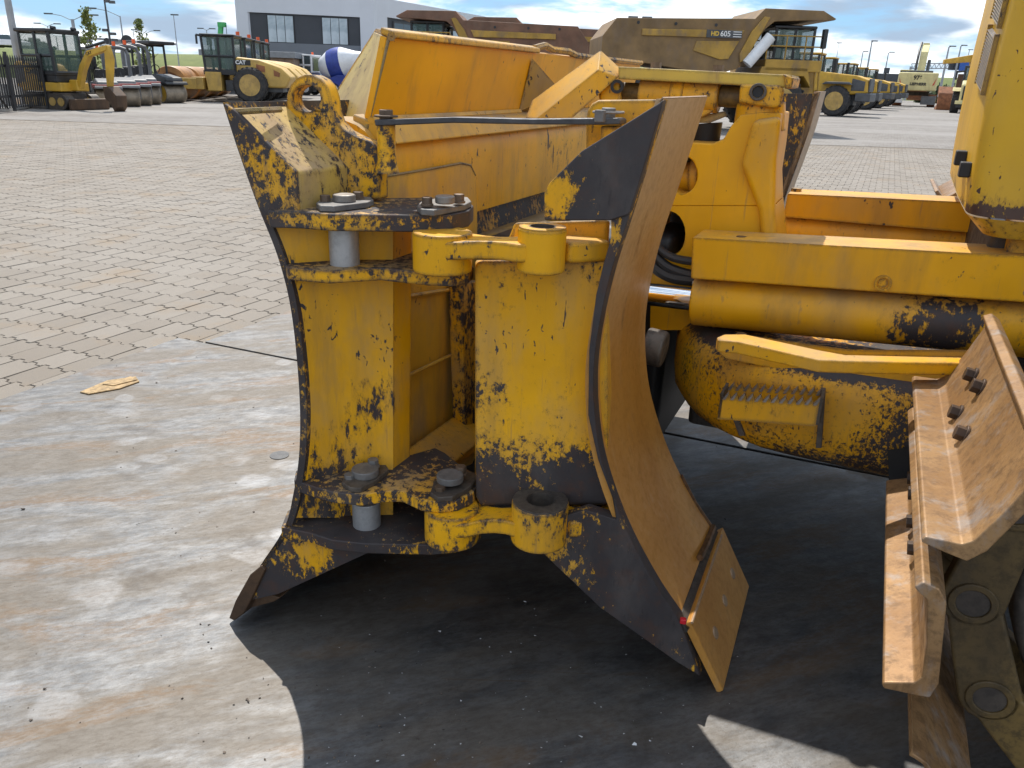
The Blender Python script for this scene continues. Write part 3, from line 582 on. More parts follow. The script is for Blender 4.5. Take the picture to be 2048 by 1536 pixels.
# ---- folded wing
WG = 0.53
WB = np.array([math.sin(R_(22.3)), math.cos(R_(22.3)), 0])
MB().ext(poly(RPROF + off(RPROF, -16)[::-1]), WB*WG).build('wing_face', 'mould_rust', DZ)
MB().ext(poly([(1328, 196), (1407, 189)]) [:1] + [e(1328, 196)+WB*WG, e(1322, 206)+WB*WG, e(1322, 206)], -UE*0.004+zv*0.002).build('wing_top_edge', 'mould_top', DZ)
strip_in = [(1312, 232), (1258, 372), (1222, 440), (1222, 475), (1205, 535), (1192, 590), (1178, 700), (1176, 830), (1196, 920), (1226, 1000), (1232, 1040)]
MB().ext(poly(RPROF + [(1400, 1352), (1355, 1325), (1200, 1215), (1100, 1120), (1072, 1092), (1105, 1040), (1170, 1020)] + strip_in[::-1], -.012), bv*0.04).build('wing_end_plate', 'end_dark_low', DZ, bevel=0.006)
MB().ext(poly([(1326, 199), (1318, 206), (1163, 302), (1098, 366), (1088, 385), (1088, 441), (1222, 441), (1256, 430)] + [p for p in RPROF[::-1] if 199 < p[1] < 430], -.022), bv*0.025).build('wing_gusset', 'end_dark', DZ, bevel=0.004)
MB().hull(poly([(950, 528), (965, 520), (1215, 520), (1192, 640), (1180, 740), (1184, 860), (1215, 1010), (962, 1012), (952, 990)], .055) + poly([(950, 520), (1215, 520), (1195, 700), (1200, 880), (1230, 1010), (952, 1010)], .26) + poly([(1000, 560), (1180, 560), (1180, 1010), (1000, 1010)], .50)).build('wing_box', 'paint_wing', DZ, bevel=0.025, seg=4)
MB().hull(poly([(1000, 520), (1215, 520), (1220, 440), (1030, 445)], .10) + poly([(1000, 520), (1215, 520), (1220, 440), (1030, 445)], .3)).build('wing_box_top', 'paint_worn', DZ, bevel=0.01)
MB().hull(poly([(1072, 1090), (1105, 1040), (1230, 1020), (1300, 1165)], .03) + poly([(1080, 1100), (1400, 1345), (1330, 1250)], .10) + poly([(1150, 1060), (1300, 1180)], .28)).build('wing_lower_corner', 'end_dark_low', DZ, bevel=0.015, seg=3)
# lower fold of the moldboard, weld, edge adapter and cutting edge with its bolts
nb, ff, fn = e(1357, 1238), e(1357, 1238)+WB*WG, None
MB().tube([e(1356, 1226)+WB*.30+UE*.004, e(1357, 1232)+WB*.40+UE*.004, e(1357, 1236)+WB*WG+UE*.004], 0.011, 6).build('weld_bead', 'weld', DZ)
MB().tube([e(1280, 1115)+WB*WG, e(1315, 1180)+WB*WG, e(1352, 1232)+WB*WG], 0.008, 6).build('weld_bead', 'weld', DZ)
MB().ext([e(1357, 1238), e(1384, 1254), e(1374, 1268), e(1345, 1250)], WB*WG).build('edge_adapter', 'dirty_steel', DZ, bevel=0.004)
ce = [e(1381, 1243), e(1447, 1382), e(1434, 1387), e(1366, 1250)]
CE = MB().ext(ce, WB*0.55).build('cutting_edge', 'mould_rust', DZ, bevel=0.004)
cen = np.cross(ce[1]-ce[0], WB); cen /= np.linalg.norm(cen); cen = cen if cen@av > 0 else -cen
for k in (0.12, 0.29, 0.45):
    P = ce[0]*0.48+ce[1]*0.52+WB*k
    MB().cyl(P-cen*.004, P+cen*.004, 0.021, 0.017, n=20).build('bolt_head', 'mould_top', CE, bevel=0.002)
MB().tube([ce[0]*.98+ce[1]*.02+cen*.002, ce[0]*.98+ce[1]*.02+cen*.002+WB*.5], 0.004, 5).build('edge_lip', 'mould_top', CE)
MB().hull([e(1366, 1240, -.015)+UE*x*.01+zv*z*.008+NE*y*-.01 for x in (-.8, .9) for y in (-1, .6) for z in (-1, .8)]).build('red_plug', 'red_mark', DZ, bevel=0.003)

# ---- transport lock bar over the hinge
d0 = .16
def pt(x, y, d=d0): return e(x, y, d)
MB().ext([pt(x, y) for x, y in [(748, 239), (790, 238), (905, 234), (1060, 238), (1236, 236), (1241, 240), (1240, 249), (1205, 250), (1060, 249), (905, 246), (800, 250), (750, 252)]], bv*0.055).build('lock_bar', 'lock_bar', DZ, bevel=0.003)
MB().lathe(pt(772, 250, .19), pt(774, 345, .19), [(0, .024), (.62, .024), (.85, .027), (1, .033)], 20).build('lock_post', paint('paint_post', chip=0.45, edge=0.5, dust=0.3), DZ)
Pp = pt(772, 226, .19); MB().cyl(Pp-zv*.010, Pp-zv*.005, .031, n=20).cyl(Pp+zv*.008, Pp-zv*.02, .018, n=8).build('lock_pin', 'bolt_rust', DZ, bevel=0.002)
Pp = pt(1217, 226, .19); lp = MB().cyl(Pp+zv*.012, Pp-zv*.02, .017, n=14).build('lock_pin', 'pin_dull', DZ, bevel=0.002)
MB().tube([Pp+UE*.034*math.cos(a_)+bv*.045*math.sin(a_)+zv*.002 for a_ in np.linspace(0, 6.283, 21)], 0.0032, 6).build('pull_ring', 'pin_cap', lp)
MB().hull([Pp+UE*(x*.011-.004)+bv*(y*.010-.05)+zv*(z*.014-.006) for x in (-1, 1) for y in (-1, 1) for z in (-1, 1)]).build('ring_clip', 'pin_dull', lp, bevel=0.002)
MB().ext(poly([(1171, 400), (1171, 240), (1174, 222), (1182, 208), (1196, 200), (1312, 199), (1312, 300), (1200, 390)], .24), bv*0.05).build('wing_bracket', 'paint_worn', DZ, bevel=0.006)
MB().ext(poly([(1200, 252), (1236, 252), (1236, 330), (1200, 350)], .18), bv*0.05).build('lock_post', 'paint_worn', DZ, bevel=0.006)
# ---- far wing, folded back in the same way
FW = [(1560, 187), (1632, 187), (1640, 184), (1618, 262), (1592, 335), (1570, 395), (1556, 450), (1540, 560), (1500, 560)]
MB().ext(poly(FW, 2.2), bv*0.04).build('far_wing_end', 'far_wing_back', DZ)
fp = curve([(1640, 183), (1618, 262), (1592, 335), (1570, 395), (1556, 450), (1540, 560), (1535, 640)])
MB().ext([e(x, y, 2.2) for x, y in fp] + [e(x-12, y, 2.2) for x, y in fp[::-1]], WB*0.55).build('far_wing_face', 'mould_top', DZ)

# ---- tilt cylinder, cover and tower of the push frame
def tb(x, y, b): return t(x, y, b)
bC = 2.72
MB().hull([tb(x, y, bC) for x, y in [(1236, 133), (1584, 150), (1584, 172), (1578, 176), (1236, 158)]] + [tb(x, y, bC)+bv*.22 for x, y in [(1236, 134), (1584, 151), (1578, 176), (1236, 158)]]).build('cylinder_cover', paint('paint_cover_top', chip=0.2, edge=0.7, dust=0.4, up_dust=0.6, specks=0.5, base=(0.60, 0.40, 0.06)), DZ, bevel=0.006)
MB().hull([tb(x, y, bC-.02) for x, y in [(1566, 148), (1588, 156), (1583, 176), (1570, 178)]] + [tb(x, y, bC)+bv*.2 for x, y in [(1566, 148), (1588, 156), (1583, 176), (1570, 178)]]).build('cover_end', 'paint_worn', DZ, bevel=0.004)
for x, y in ((1312, 131), (1437, 137)): MB().cyl(tb(x, y, bC+.08)+zv*.01, tb(x, y, bC+.08)-zv*.02, .018, n=6).build('bolt', 'bolt_rust', DZ)
def hcyl(name, x0, y0, x1, y1, b, r, mat, bev=0.004, parent=None, **k): return MB().cyl(tb(x0, y0, b), tb(x1, y1, b), r, n=28, **k).build(name, mat, parent or DZ, bevel=bev)
bT = 2.80
tc_ = hcyl('tilt_cylinder', 1283, 186, 1440, 193, bT, .052, 'paint_worn')
hcyl('cylinder_clamp', 1345, 189, 1372, 190, bT, .056, 'paint_worn', parent=tc_)
hcyl('cylinder_rod', 1236, 184, 1290, 187, bT, .032, 'link_yellow', parent=tc_); hcyl('cylinder_rod', 1440, 192, 1490, 194, bT, .034, 'link_yellow', parent=tc_)
MB().hull([tb(x, y, bT-.07) for x, y in [(1195, 165), (1240, 158), (1244, 206), (1200, 212)]]+[tb(x, y, bT+.07) for x, y in [(1195, 165), (1240, 158), (1244, 206), (1200, 212)]]).build('cylinder_eye', 'paint_worn', DZ, bevel=0.01)
MB().cyl(tb(1234, 173, bT-.085), tb(1234, 173, bT-.06), .022, n=20, bore=.012).build('grease_boss', 'black_part', DZ)
MB().hull([tb(x, y, bT-.10) for x, y in [(1480, 168), (1560, 170), (1569, 180), (1562, 214), (1548, 217), (1478, 206)]]+[tb(x, y, bT+.10) for x, y in [(1480, 168), (1560, 170), (1562, 214), (1478, 206)]]).build('tilt_block', 'paint_worn', DZ, bevel=0.018, seg=3)
MB().cyl(tb(1516, 184, bT-.112), tb(1516, 184, bT-.09), .026, n=24, bore=.017).build('grease_boss', 'dirty_steel', DZ, bevel=.002)
MB().cyl(tb(1516, 184, bT-.104), tb(1516, 184, bT-.09), .016, n=16).build('boss_bore', 'black_part', DZ)
MB().cyl(tb(1522, 205, bT), tb(1518, 262, bT), .075, .082, n=28).build('tower_neck', 'paint_worn', DZ)
MB().hull([tb(x, y, bT-.03) for x, y in [(1330, 190), (1440, 200), (1425, 225), (1395, 240), (1340, 235)]]+[tb(x, y, bT+.1) for x, y in [(1330, 190), (1440, 200), (1425, 225), (1340, 235)]]).build('tilt_bracket', 'paint_worn', DZ, bevel=0.006)
MB().hull([tb(x, y, bT) for x, y in [(1395, 232), (1450, 222), (1455, 232), (1420, 246), (1398, 246)]]+[tb(x, y, bT+.2) for x, y in [(1395, 232), (1450, 222), (1420, 246)]]).build('swivel_plate', 'paint_guard_end', DZ, bevel=0.003)
MB().cyl(tb(1412, 247, bT+.06), tb(1412, 284, bT+.06), .055, .045, n=24).build('ball_stud', 'black_part', DZ)
tower = [(1300, 560), (1310, 400), (1322, 330), (1345, 290), (1380, 284), (1425, 287), (1447, 278), (1462, 252), (1480, 230), (1520, 224), (1562, 226), (1556, 290), (1547, 350), (1549, 420), (1558, 500), (1563, 600), (1563, 660), (1300, 660)]
h1 = [(1365+29*math.cos(a_), 350+38*math.sin(a_)) for a_ in np.linspace(0, 6.283, 22, endpoint=False)]
h2 = [(1338+33*math.cos(a_), 468+46*math.sin(a_)) for a_ in np.linspace(0, 6.283, 22, endpoint=False)]
A_, B_ = [p for p in tower if p[1] <= 410 or p == (1310, 400)], None
upper = [(1308, 412), (1312, 380), (1322, 330), (1345, 290), (1380, 284), (1425, 287), (1447, 278), (1462, 252), (1480, 230), (1520, 224), (1562, 226), (1556, 290), (1547, 350), (1549, 412)]
lower = [(1308, 412), (1549, 412), (1558, 500), (1563, 600), (1563, 660), (1300, 660), (1302, 560)]
tw = MB().ext([tb(x, y, bC) for x, y in upper], bv*0.24, hole=[tb(x, y, bC) for x, y in h1]).build('push_frame_tower', 'paint_sound', DZ, bevel=0.022, seg=3)
MB().ext([tb(x, y, bC) for x, y in lower], bv*0.24, hole=[tb(x, y, bC) for x, y in h2]).build('tower_foot', 'paint_sound', tw, bevel=0.0)
MB().ext([tb(x, y, bC-.03) for x, y in [(1505, 240), (1562, 232), (1552, 320), (1549, 420), (1560, 560), (1530, 560), (1515, 420), (1480, 330)]], bv*0.05).build('tower_rib', 'paint_cover', tw, bevel=0.02, seg=3)
MB().hull([tb(x, y, bC+.26) for x, y in [(1290, 300), (1420, 300), (1420, 560), (1290, 560)]]+[tb(x, y, bC+.3) for x, y in [(1290, 300), (1420, 300), (1420, 560), (1290, 560)]]).build('tower_back', 'black_part', tw)
MB().cyl(tb(1330, 355, bC+.12), tb(1400, 355, bC+.12), .05, n=24).cyl(tb(1385, 352, bC+.12), tb(1402, 352, bC+.12), .07, n=24).build('ball_joint', 'paint_worn', tw, bevel=0.004)
for pth, r_ in ([((1298, 470), (1303, 500), (1330, 530), (1365, 545), (1400, 552))], .017), ([((1290, 505), (1310, 535), (1345, 555), (1400, 562))], .020), ([((1302, 455), (1312, 490), (1345, 515), (1400, 525))], .014):
    MB().tube([tb(x, y, bC-.07) for x, y in curve(pth[0], 5)], r_, 8).build('hydraulic_hose', 'rubber', DZ)

# ---- lift cylinders with their guards
def lift(b, cov, covtop, tube, rod, hidden):
    c = MB().hull([tb(x, y, b-.085) for x, y in cov] + [tb(x, y, b-.085)+bv*.17 for x, y in cov]).build('cylinder_guard', 'paint_cover', DZ, bevel=0.006)
    (x0, y0, x1, y1, r) = tube
    k = MB().cyl(tb(x0, y0, b), tb(x1, y1, b), r, n=40).build('lift_cylinder', 'paint_cylinder', DZ, bevel=0.008)
    for f in (0.045, 0.07): 
        P = tb(x0, y0, b)*(1-f)+tb(x1, y1, b)*f; D = tb(x1, y1, b)-tb(x0, y0, b); D /= np.linalg.norm(D); MB().cyl(P, P+D*.006, r*1.012, n=40).build('band', 'paint_cylinder', k)
    if rod:
        MB().cyl(tb(rod[0], rod[1], b), tb(x0+8, y0, b), r*0.47, n=36).build('piston_rod', 'chrome', k)
        for yy in (-34, -22, 30):
            P = tb(x0-3, y0+yy, b-.03); MB().cyl(P, P+av*.03, .008, n=6).build('bolt', 'pin_cap', k)
    return c
c1 = lift(2.60, [(1384, 475), (2120, 516), (2120, 600), (2050, 606), (1381, 558)], None, (1388, 600, 2100, 662, .082), (1255, 583), False)
Pb = tb(1766, 566, 2.515); MB().cyl(Pb, Pb-bv*.006, .024, n=24, bore=.017).cyl(Pb, Pb-bv*.003, .013, n=20).build('bolt', 'paint_cover', c1)
Pb = tb(1482, 480, 2.58); MB().cyl(Pb+zv*.012, Pb-zv*.012, .016, n=6).cyl(Pb-zv*.004, Pb-zv*.012, .022, n=18).build('bolt', 'bolt_rust', c1)
c2 = lift(3.30, [(1575, 387), (1990, 407), (1990, 470), (1566, 434)], None, (1552, 462, 2010, 500, .080), None, True)
Pb = tb(1592, 384, 3.3); MB().cyl(Pb+zv*.014, Pb-zv*.01, .02, n=6).build('bolt', 'paint_worn', c2)

# ---- push frame beam (its front corner is rounded) with step and guard bar
zt, zb = 0.845, 0.525
def plan(inset, z):
    b0 = 2.35+inset; a0 = -0.60+inset
    pts = [(1.6, b0), (0.25, b0), (-0.05, b0+.012)]
    for k in range(9):
        u = k/8*math.pi/2; pts.append((-0.12 - (0.46-inset)*math.sin(u) + 0.0, b0+.02+(0.55)*(1-math.cos(u))))
    pts += [(a0+.02, 3.0), (1.6, 3.0)]
    return [tl(a_, b_, z) for a_, b_ in pts]
rows = [(0.10, zb-.015), (0.035, zb+.02), (0.006, zb+.07), (0, zb+.12), (0, zt-.09), (0.010, zt-.05), (0.035, zt-.018), (0.075, zt), (0.10, zt+.002)]
mb = MB(); R = [plan(i_, z_) for i_, z_ in rows]
mb.grid(R); mb.build('push_frame_beam', 'paint_beam', DZ)
MB().ext(plan(0.095, zt-.012), (0, 0, 0.016)).build('beam_top', 'paint_beam_top', DZ, bevel=0.004)
MB().ext(plan(0.10, zb-.016), (0, 0, 0.004)).build('beam_underside', 'dirty_steel', DZ)
zg = zt+.105
gb = [g(x, y, zg) for x, y in [(1434, 674), (1448, 668), (1490, 668), (1640, 700), (1690, 709), (2000, 716), (2000, 728), (1695, 722), (1640, 720), (1478, 684), (1436, 680)]]
GBAR = MB().ext([tl(float(p@av), float(p@bv), zg) for p in gb], (0, 0, -0.035)).build('beam_guard', 'paint_cover', DZ, bevel=0.005)
gf = [t(x, y, 2.40) for x, y in [(1436, 684), (1700, 718), (2000, 722), (2000, 776), (1700, 768), (1640, 757), (1452, 718), (1438, 708)]]
MB().ext(gf, bv*0.03).build('guard_face', 'paint_cover', GBAR, bevel=0.004)
MB().ext([t(x, y, 2.40)+bv*.03 for x, y in [(1436, 684), (1470, 672), (1560, 686), (1700, 705), (2000, 706), (2000, 722), (1700, 718)]], bv*0.012-zv*.004).build('guard_top', 'paint_cover', GBAR)
for x, y in ((1482, 674), (1744, 716)): P = t(x, y, 2.45); MB().cyl(P+zv*.012, P-zv*.02, .016, n=6).build('bolt', 'bolt_rust', GBAR)
# serrated step on the beam
bs = 2.335
ST = MB()
def band_(pts, y0, d0, dirv, th):
    A0 = [t(x, y, d0) for x, y in pts]; return A0
P0, P1 = t(1452, 768, bs), t(1645, 779, bs)
D = (P1-P0); L = np.linalg.norm(D); D /= L
def serr(Pa, Pb, depth_, name):
    n_ = 12; top = []; D_ = (Pb-Pa); 
    for i in range(n_):
        top += [Pa+D_*(i/n_)+zv*.006, Pa+D_*((i+.35)/n_)-zv*.012, Pa+D_*((i+.65)/n_)-zv*.012]
    top.append(Pb+zv*.006)
    return MB().ext(top + [Pb-zv*depth_, Pa-zv*depth_], bv*0.008)
s1 = serr(P0-bv*.085-zv*.005, P1-bv*.085-zv*.005, .078, 'step').build('foot_step', paint('paint_step', chip=0.40, edge=0.9, dust=0.3, specks=0.8), DZ)
serr(P0-bv*.0, P1-bv*.0, .05, 'step').build('step_rear_bar', 'paint_step', s1)
for Pa, Pb in ((P0-bv*.0875, P1-bv*.0875), (P0-bv*.002, P1-bv*.002)):
    for i in range(12):
        q0, q1 = Pa+(Pb-Pa)*((i+.30)/12), Pa+(Pb-Pa)*((i+.70)/12); q2 = Pa+(Pb-Pa)*((i+1.0)/12)
        MB().hull([q0-zv*.019, q1-zv*.019, q2+zv*.004, q0-zv*.015+bv*.012, q1-zv*.015+bv*.012, q2+zv*.006+bv*.012, q2-zv*.004]).build('step_tooth', 'pin_cap', s1)  # pale metal on the teeth paints in their bright lit edges
for P in (P0, P1): MB().ext([P+zv*.004, P-bv*.085+zv*.002, P-bv*.085-zv*.078, P-zv*.09], D*0.008).build('step_side', 'dirty_steel', s1)
for x0, y0, x1, y1 in ((1460, 815, 1486, 868), (1642, 775, 1638, 892)): MB().ext([t(x0, y0, bs), t(x0+10, y0, bs), t(x1+6, y1, bs), t(x1-6, y1, bs)], -bv*0.018).build('step_bracket', 'dirty_steel', s1, bevel=0.002)
MB().hull([t(x, y, 2.34) for x, y in [(1775, 900), (1850, 890), (1850, 985), (1778, 968)]]+[t(x, y, 2.5) for x, y in [(1775, 900), (1850, 890), (1850, 985), (1778, 968)]]).build('beam_bracket', 'black_part', DZ)
# dark joints between frame and blade, with boxes added or enlarged to stop stray sun
mb = MB()

mb.hull([tl(a_, b_, z_) for a_ in (-1.05, -.60) for b_ in (2.74, 4.0) for z_ in (.28, 1.12)]); mb.build('trunnion_sun_block', 'black_part', DZ, bevel=.05, seg=3)  # joint box, stretched along the blade to block stray sunlight
MB().hull([tl(a_, b_, z_) for a_ in (-1.15, -.74) for b_ in (2.36, 2.738) for z_ in (.25, 1.12)]).build('sun_block_box', 'black_part', DZ, bevel=.04, seg=3)  # unseen box added behind the wing to stop sun leaking onto the ground
MB().cyl(t(1290, 690, 2.45), t(1330, 700, 2.45), .06, n=24).build('trunnion_cap', 'dirty_steel', DZ, bevel=.01)
MB().hull([tl(a_, b_, z_) for a_ in (-.50, 1.5) for b_ in (2.82, 4.1) for z_ in (.40, .83)]).build('front_frame', 'dirty_steel', DZ, bevel=.02)  # frame box, widened out of view to shade the ground beneath
MB().hull([tl(a_, b_, z_) for a_ in (.32, 1.6) for b_ in (2.62, 3.5) for z_ in (.8, 1.26)]).build('engine_frame', 'dirty_steel', DZ, bevel=.02)
MB().ext([t(x, y, 2.70) for x, y in [(1480, 650), (1560, 640), (1560, 700), (1490, 690)]], bv*.05).build('frame_lug', 'paint_worn', DZ, bevel=.004)

# ---- engine hood: side faces the camera, louvred front slopes back
bh = 2.46
corner = [(1937, 432), (1945, 380), (1957, 300), (1976, 200), (1998, 110), (2021, 20), (2040, -60)]
front_l = [(1916, 392), (1925, 330), (1940, 250), (1958, 165), (1978, 80), (2001, -10), (2018, -80)]
Cn = [t(x, y, bh) for x, y in corner]; Fr = [t(x, y, bh+.20) for x, y in front_l]
far = [p+bv*.75+av*0.02 for p in Fr]; bck = [p+av*1.3 for p in Cn]
rows = []
for p0, p1, p2, p3 in zip(bck, Cn, Fr, far):
    c1 = p1+(p0-p1)/np.linalg.norm(p0-p1)*.07; c2 = p1+(p2-p1)/np.linalg.norm(p2-p1)*.05
    mid = [c1*(1-u)**2+p1*2*u*(1-u)+c2*u*u for u in np.linspace(0, 1, 6)]
    rows.append([p0]+mid+[p2, p3])
HD = MB().grid(rows).build('engine_hood', 'paint_hood', DZ, ang=50)
r0 = rows[0]; low = []
for k, p in enumerate(r0): low.append(p-zv*.055+(av*.05 if k > 0 else av*0)+(bv*.03 if k < 7 else 0))
low2 = [p-zv*.012+av*.05+bv*.06 for p in low]
MB().grid([low2, low, [p-zv*.004 for p in r0]]).build('hood_skirt', paint('paint_skirt', chip=0.42, edge=0.5, dust=0.3, specks=0.6, rust=0.9, base=(0.62, 0.35, 0.018)), DZ)
MB().ext(low2, zv*.006).build('hood_underside', 'dirty_steel', DZ)
MB().hull([tl(a_, b_, z_) for a_ in (.36, 1.3) for b_ in (2.56, 3.2) for z_ in (1.10, 1.27)]).build('hood_mount', 'paint_worn', DZ, bevel=.01)
def fpt(u, v, o=0.0):                                              # point on the hood's sloping front: u across, v up (rows), o outwards
    k = min(int(v), len(rows)-2); f = v-k
    A0, B0 = rows[k][6]*(1-f)+rows[k+1][6]*f, rows[k][7]*(1-f)+rows[k+1][7]*f
    n_ = np.cross(B0-A0, rows[k+1][6]-rows[k][6]); n_ /= np.linalg.norm(n_); n_ = n_ if n_@av < 0 else -n_
    return A0*(1-u)+B0*u + n_*o
def grille(v0, v1):
    fr = MB().ext([fpt(.10, v0, -.004), fpt(.95, v0, -.004), fpt(.95, v1, -.004), fpt(.10, v1, -.004)], [0, 0, .001]).build('hood_grille', 'dirty_steel', DZ)
    n_ = 18
    for i in range(n_):
        v = v0+(v1-v0)*(i+.5)/n_; dv = (v1-v0)/n_*.36
        MB().hull([fpt(.11, v-dv, .001), fpt(.94, v-dv, .001), fpt(.11, v+dv, .001), fpt(.94, v+dv, .001), fpt(.11, v-dv, .012), fpt(.94, v-dv, .012)]).build('louvre', 'paint_guard_end', fr)
    for u0, u1, a0, a1 in ((.04, .10, v0-.06, v1+.06), (.95, .99, v0-.06, v1+.06)): MB().hull([fpt(u_, v_, o_) for u_ in (u0, u1) for v_ in (a0, a1) for o_ in (.0, .012)]).build('grille_rim', 'paint_skirt', fr)
grille(3.05, 4.30); grille(4.55, 5.8)
for u in (.22, .85): 
    P = fpt(u, 1.25, .012); MB().hull([P+av*x*.014+bv*y*.02+zv*z*.02 for x in (-1, 1) for y in (-1, 1) for z in (-1, 1)]).build('hood_latch', 'black_part', DZ, bevel=.004)
MB().hull([fpt(.06, 1.16, .001), fpt(.99, 1.16, .001), fpt(.06, 1.19, .001), fpt(.99, 1.19, .001), fpt(.06, 1.175, .003), fpt(.99, 1.175, .003)]).build('hood_seam', 'dirty_steel', DZ)

# ---- crawler track round the front idler
bn, bw = 1.376, 0.90
OA, OZ, RR = 0.83, 0.66, 0.60
def tp(a_, z_, b_): return tl(a_, b_, z_)
def shoe(theta, with_bolts=True, pos=None):
    th = R_(theta); rad = np.array([math.cos(th), math.sin(th)]); tan = np.array([math.sin(th), -math.cos(th)])        # outward; up and over the idler
    root = np.array([OA, OZ])+rad*RR if pos is None else np.array(pos)
    if theta == 160: root = np.array([0.242, 0.874]); tan = np.array([0.40, 0.917]); rad = np.array([-0.965, 0.20])
    def q(r_, t_): return root+rad*r_+tan*t_
    lp_ = -.030 if theta > 205 else 0.0
    prof = [q(.064, -.010), q(.068, -.004), q(.066, .004), q(.014, .016), q(.004, .03), q(.000, .10), q(.004+lp_*.7, .19), q(.020+lp_, .205), q(.026+lp_, .214), q(.012+lp_, .226), q(-.014, .216), q(-.026, .19), q(-.024, .02), q(-.012, -.012), q(.02, -.012)]
    s = MB().ext([tp(p[0], p[1], bn) for p in prof], bv*bw).build('track_shoe', 'shoe_rust', DZ, bevel=.004, ang=25)
    if with_bolts:
        for bo, to in ((.43, .055), (.57, .05), (.57, .125), (.68, .115)):
            p = q(-.001, to); o_ = tp(p[0], p[1], bn+bo); nv = av*rad[0]+zv*rad[1]; tv = av*tan[0]+zv*tan[1]
            MB().cyl(o_, o_+nv*.006, .021, n=18).cyl(o_, o_+nv*.024, .0165, n=6).build('shoe_bolt', 'shoe_bolt', s, bevel=.0015)
    return s
for th in (160, 187.6, 221, 132.5, 105): shoe(th)
for k in range(1, 5): shoe(90, False, (OA+.20*k+.02, OZ+RR)); shoe(250+k, False, (OA-.15+.2*k, OZ-RR+.03))
for th in (172, 199, 226, 253, 145):                                # chain links with their pins
    nx = th-27
    def rp(an, r_): return np.array([OA+r_*math.cos(R_(an)), OZ+r_*math.sin(R_(an))])
    A1, A2 = rp(th+14, .50), rp(nx+14, .50)
    dd = (A2-A1)/np.linalg.norm(A2-A1); nn = np.array([-dd[1], dd[0]])
    def ov(w0, w1, n_=10): return [A1+(-dd*math.sin(u)+nn*math.cos(u))*w0 for u in np.linspace(0, math.pi, n_)] + [A2+(dd*math.sin(u)-nn*math.cos(u))*w1 for u in np.linspace(0, math.pi, n_)]
    for b_ in (bn+.30, bn+.54):
        lk = MB().ext([tp(p[0], p[1], b_) for p in ov(.062, .05)], bv*.045).build('track_link', 'link_yellow', DZ, bevel=.008)
        P = tp(A1[0], A1[1], b_-.006); MB().cyl(P, P+bv*.02, .047, n=28, bore=.032).build('pin_bushing', 'link_yellow', lk, bevel=.003)
        P = tp(A1[0], A1[1], b_-.002); MB().cyl(P, P+bv*.02, .033, n=22).build('track_pin', 'dirty_steel', lk, bevel=.002)
MB().cyl(tp(OA, OZ, bn+.36), tp(OA, OZ, bn+.54), .42, n=48).cyl(tp(OA, OZ, bn+.30), tp(OA, OZ, bn+.60), .12, n=24).build('front_idler', 'dirty_steel', DZ, bevel=.02)
MB().hull([tp(a_, z_, b_) for a_ in (.75, 2.0) for z_ in (.5, .9) for b_ in (bn+.32, bn+.6)]).build('track_frame', 'dirty_steel', DZ, bevel=.03)
# far track, only the tip of a shoe shows past the far cylinder
for q_ in ([(1869, 383), (1876, 380), (1893, 404), (1880, 404)], [(1888, 398), (1925, 378), (1925, 404), (1884, 404)]):
    MB().ext([t(x, y, 3.72) for x, y in q_], bv*.5).build('track_shoe', 'shoe_rust', DZ, bevel=.003)

# ================================================================== YARD BEHIND
plain('machine_yellow', (0.52, 0.33, 0.075), 0.5, 0, 0.2, 1.5, 0.35); plain('machine_gold', (0.55, 0.32, 0.03), 0.5, 0, 0.2, 1.5, 0.25)
plain('truck_yellow', (0.38, 0.22, 0.03), 0.55, 0, 0.3, 1.2, 0.6); plain('truck_tan', (0.20, 0.12, 0.045), 0.65, 0, 0.35, 1.0, 0.5); plain('truck_brown', (0.17, 0.085, 0.05), 0.7, 0, 0.4, 1.0, 0.5)
plain('cream_paint', (0.62, 0.54, 0.26), 0.5, 0, 0.15, 1.0, 0.2); plain('frame_black', (0.02, 0.021, 0.023), 0.45, 0, 0.4); plain('dark_grey', (0.07, 0.073, 0.078), 0.55, 0, 0.3)
plain('mid_grey', (0.13, 0.133, 0.138), 0.5, 0, 0.25); plain('roller_red', (0.28, 0.015, 0.018), 0.45, 0, 0.3); plain('drum_red', (0.12, 0.018, 0.02), 0.5, 0, 0.4)
plain('drum_steel', (0.25, 0.205, 0.15), 0.5, 0.2, 0.35, 4); plain('drum_orange', (0.36, 0.175, 0.06), 0.5, 0, 0.35, 2); plain('drum_rust', (0.26, 0.10, 0.04), 0.7, 0, 0.4, 3)
plain('tyre', (0.030, 0.030, 0.031), 0.8, 0, 0.4, 6, 0.3); plain('rim_yellow', (0.45, 0.29, 0.08), 0.5, 0, 0.25, 3, 0.4)
plain('mixer_white', (0.70, 0.71, 0.72), 0.4, 0, 0.08); plain('mixer_blue', (0.02, 0.045, 0.26), 0.4, 0, 0.2); plain('lamp_grey', (0.30, 0.32, 0.34), 0.5, 0.3, 0.15); plain('pole_pale', (0.36, 0.37, 0.38), 0.55, 0.3, 0.2, 1.2)
plain('beacon', (0.85, 0.12, 0.02), 0.35); plain('wall_white', (0.55, 0.57, 0.60), 0.6, 0, 0.04, 0.4); plain('wall_dark', (0.042, 0.047, 0.055), 0.6, 0, 0.12, 0.5); plain('wall_band', (0.15, 0.165, 0.185), 0.6, 0, 0.08, 0.5)
plain('shed_roof', (0.22, 0.235, 0.25), 0.55, 0.2, 0.12); plain('shed_wall', (0.26, 0.19, 0.14), 0.8, 0, 0.15, 2); plain('concrete', (0.42, 0.41, 0.39), 0.85, 0, 0.15, 4); plain('fence_black', (0.02, 0.02, 0.022), 0.5, 0, 0.3)
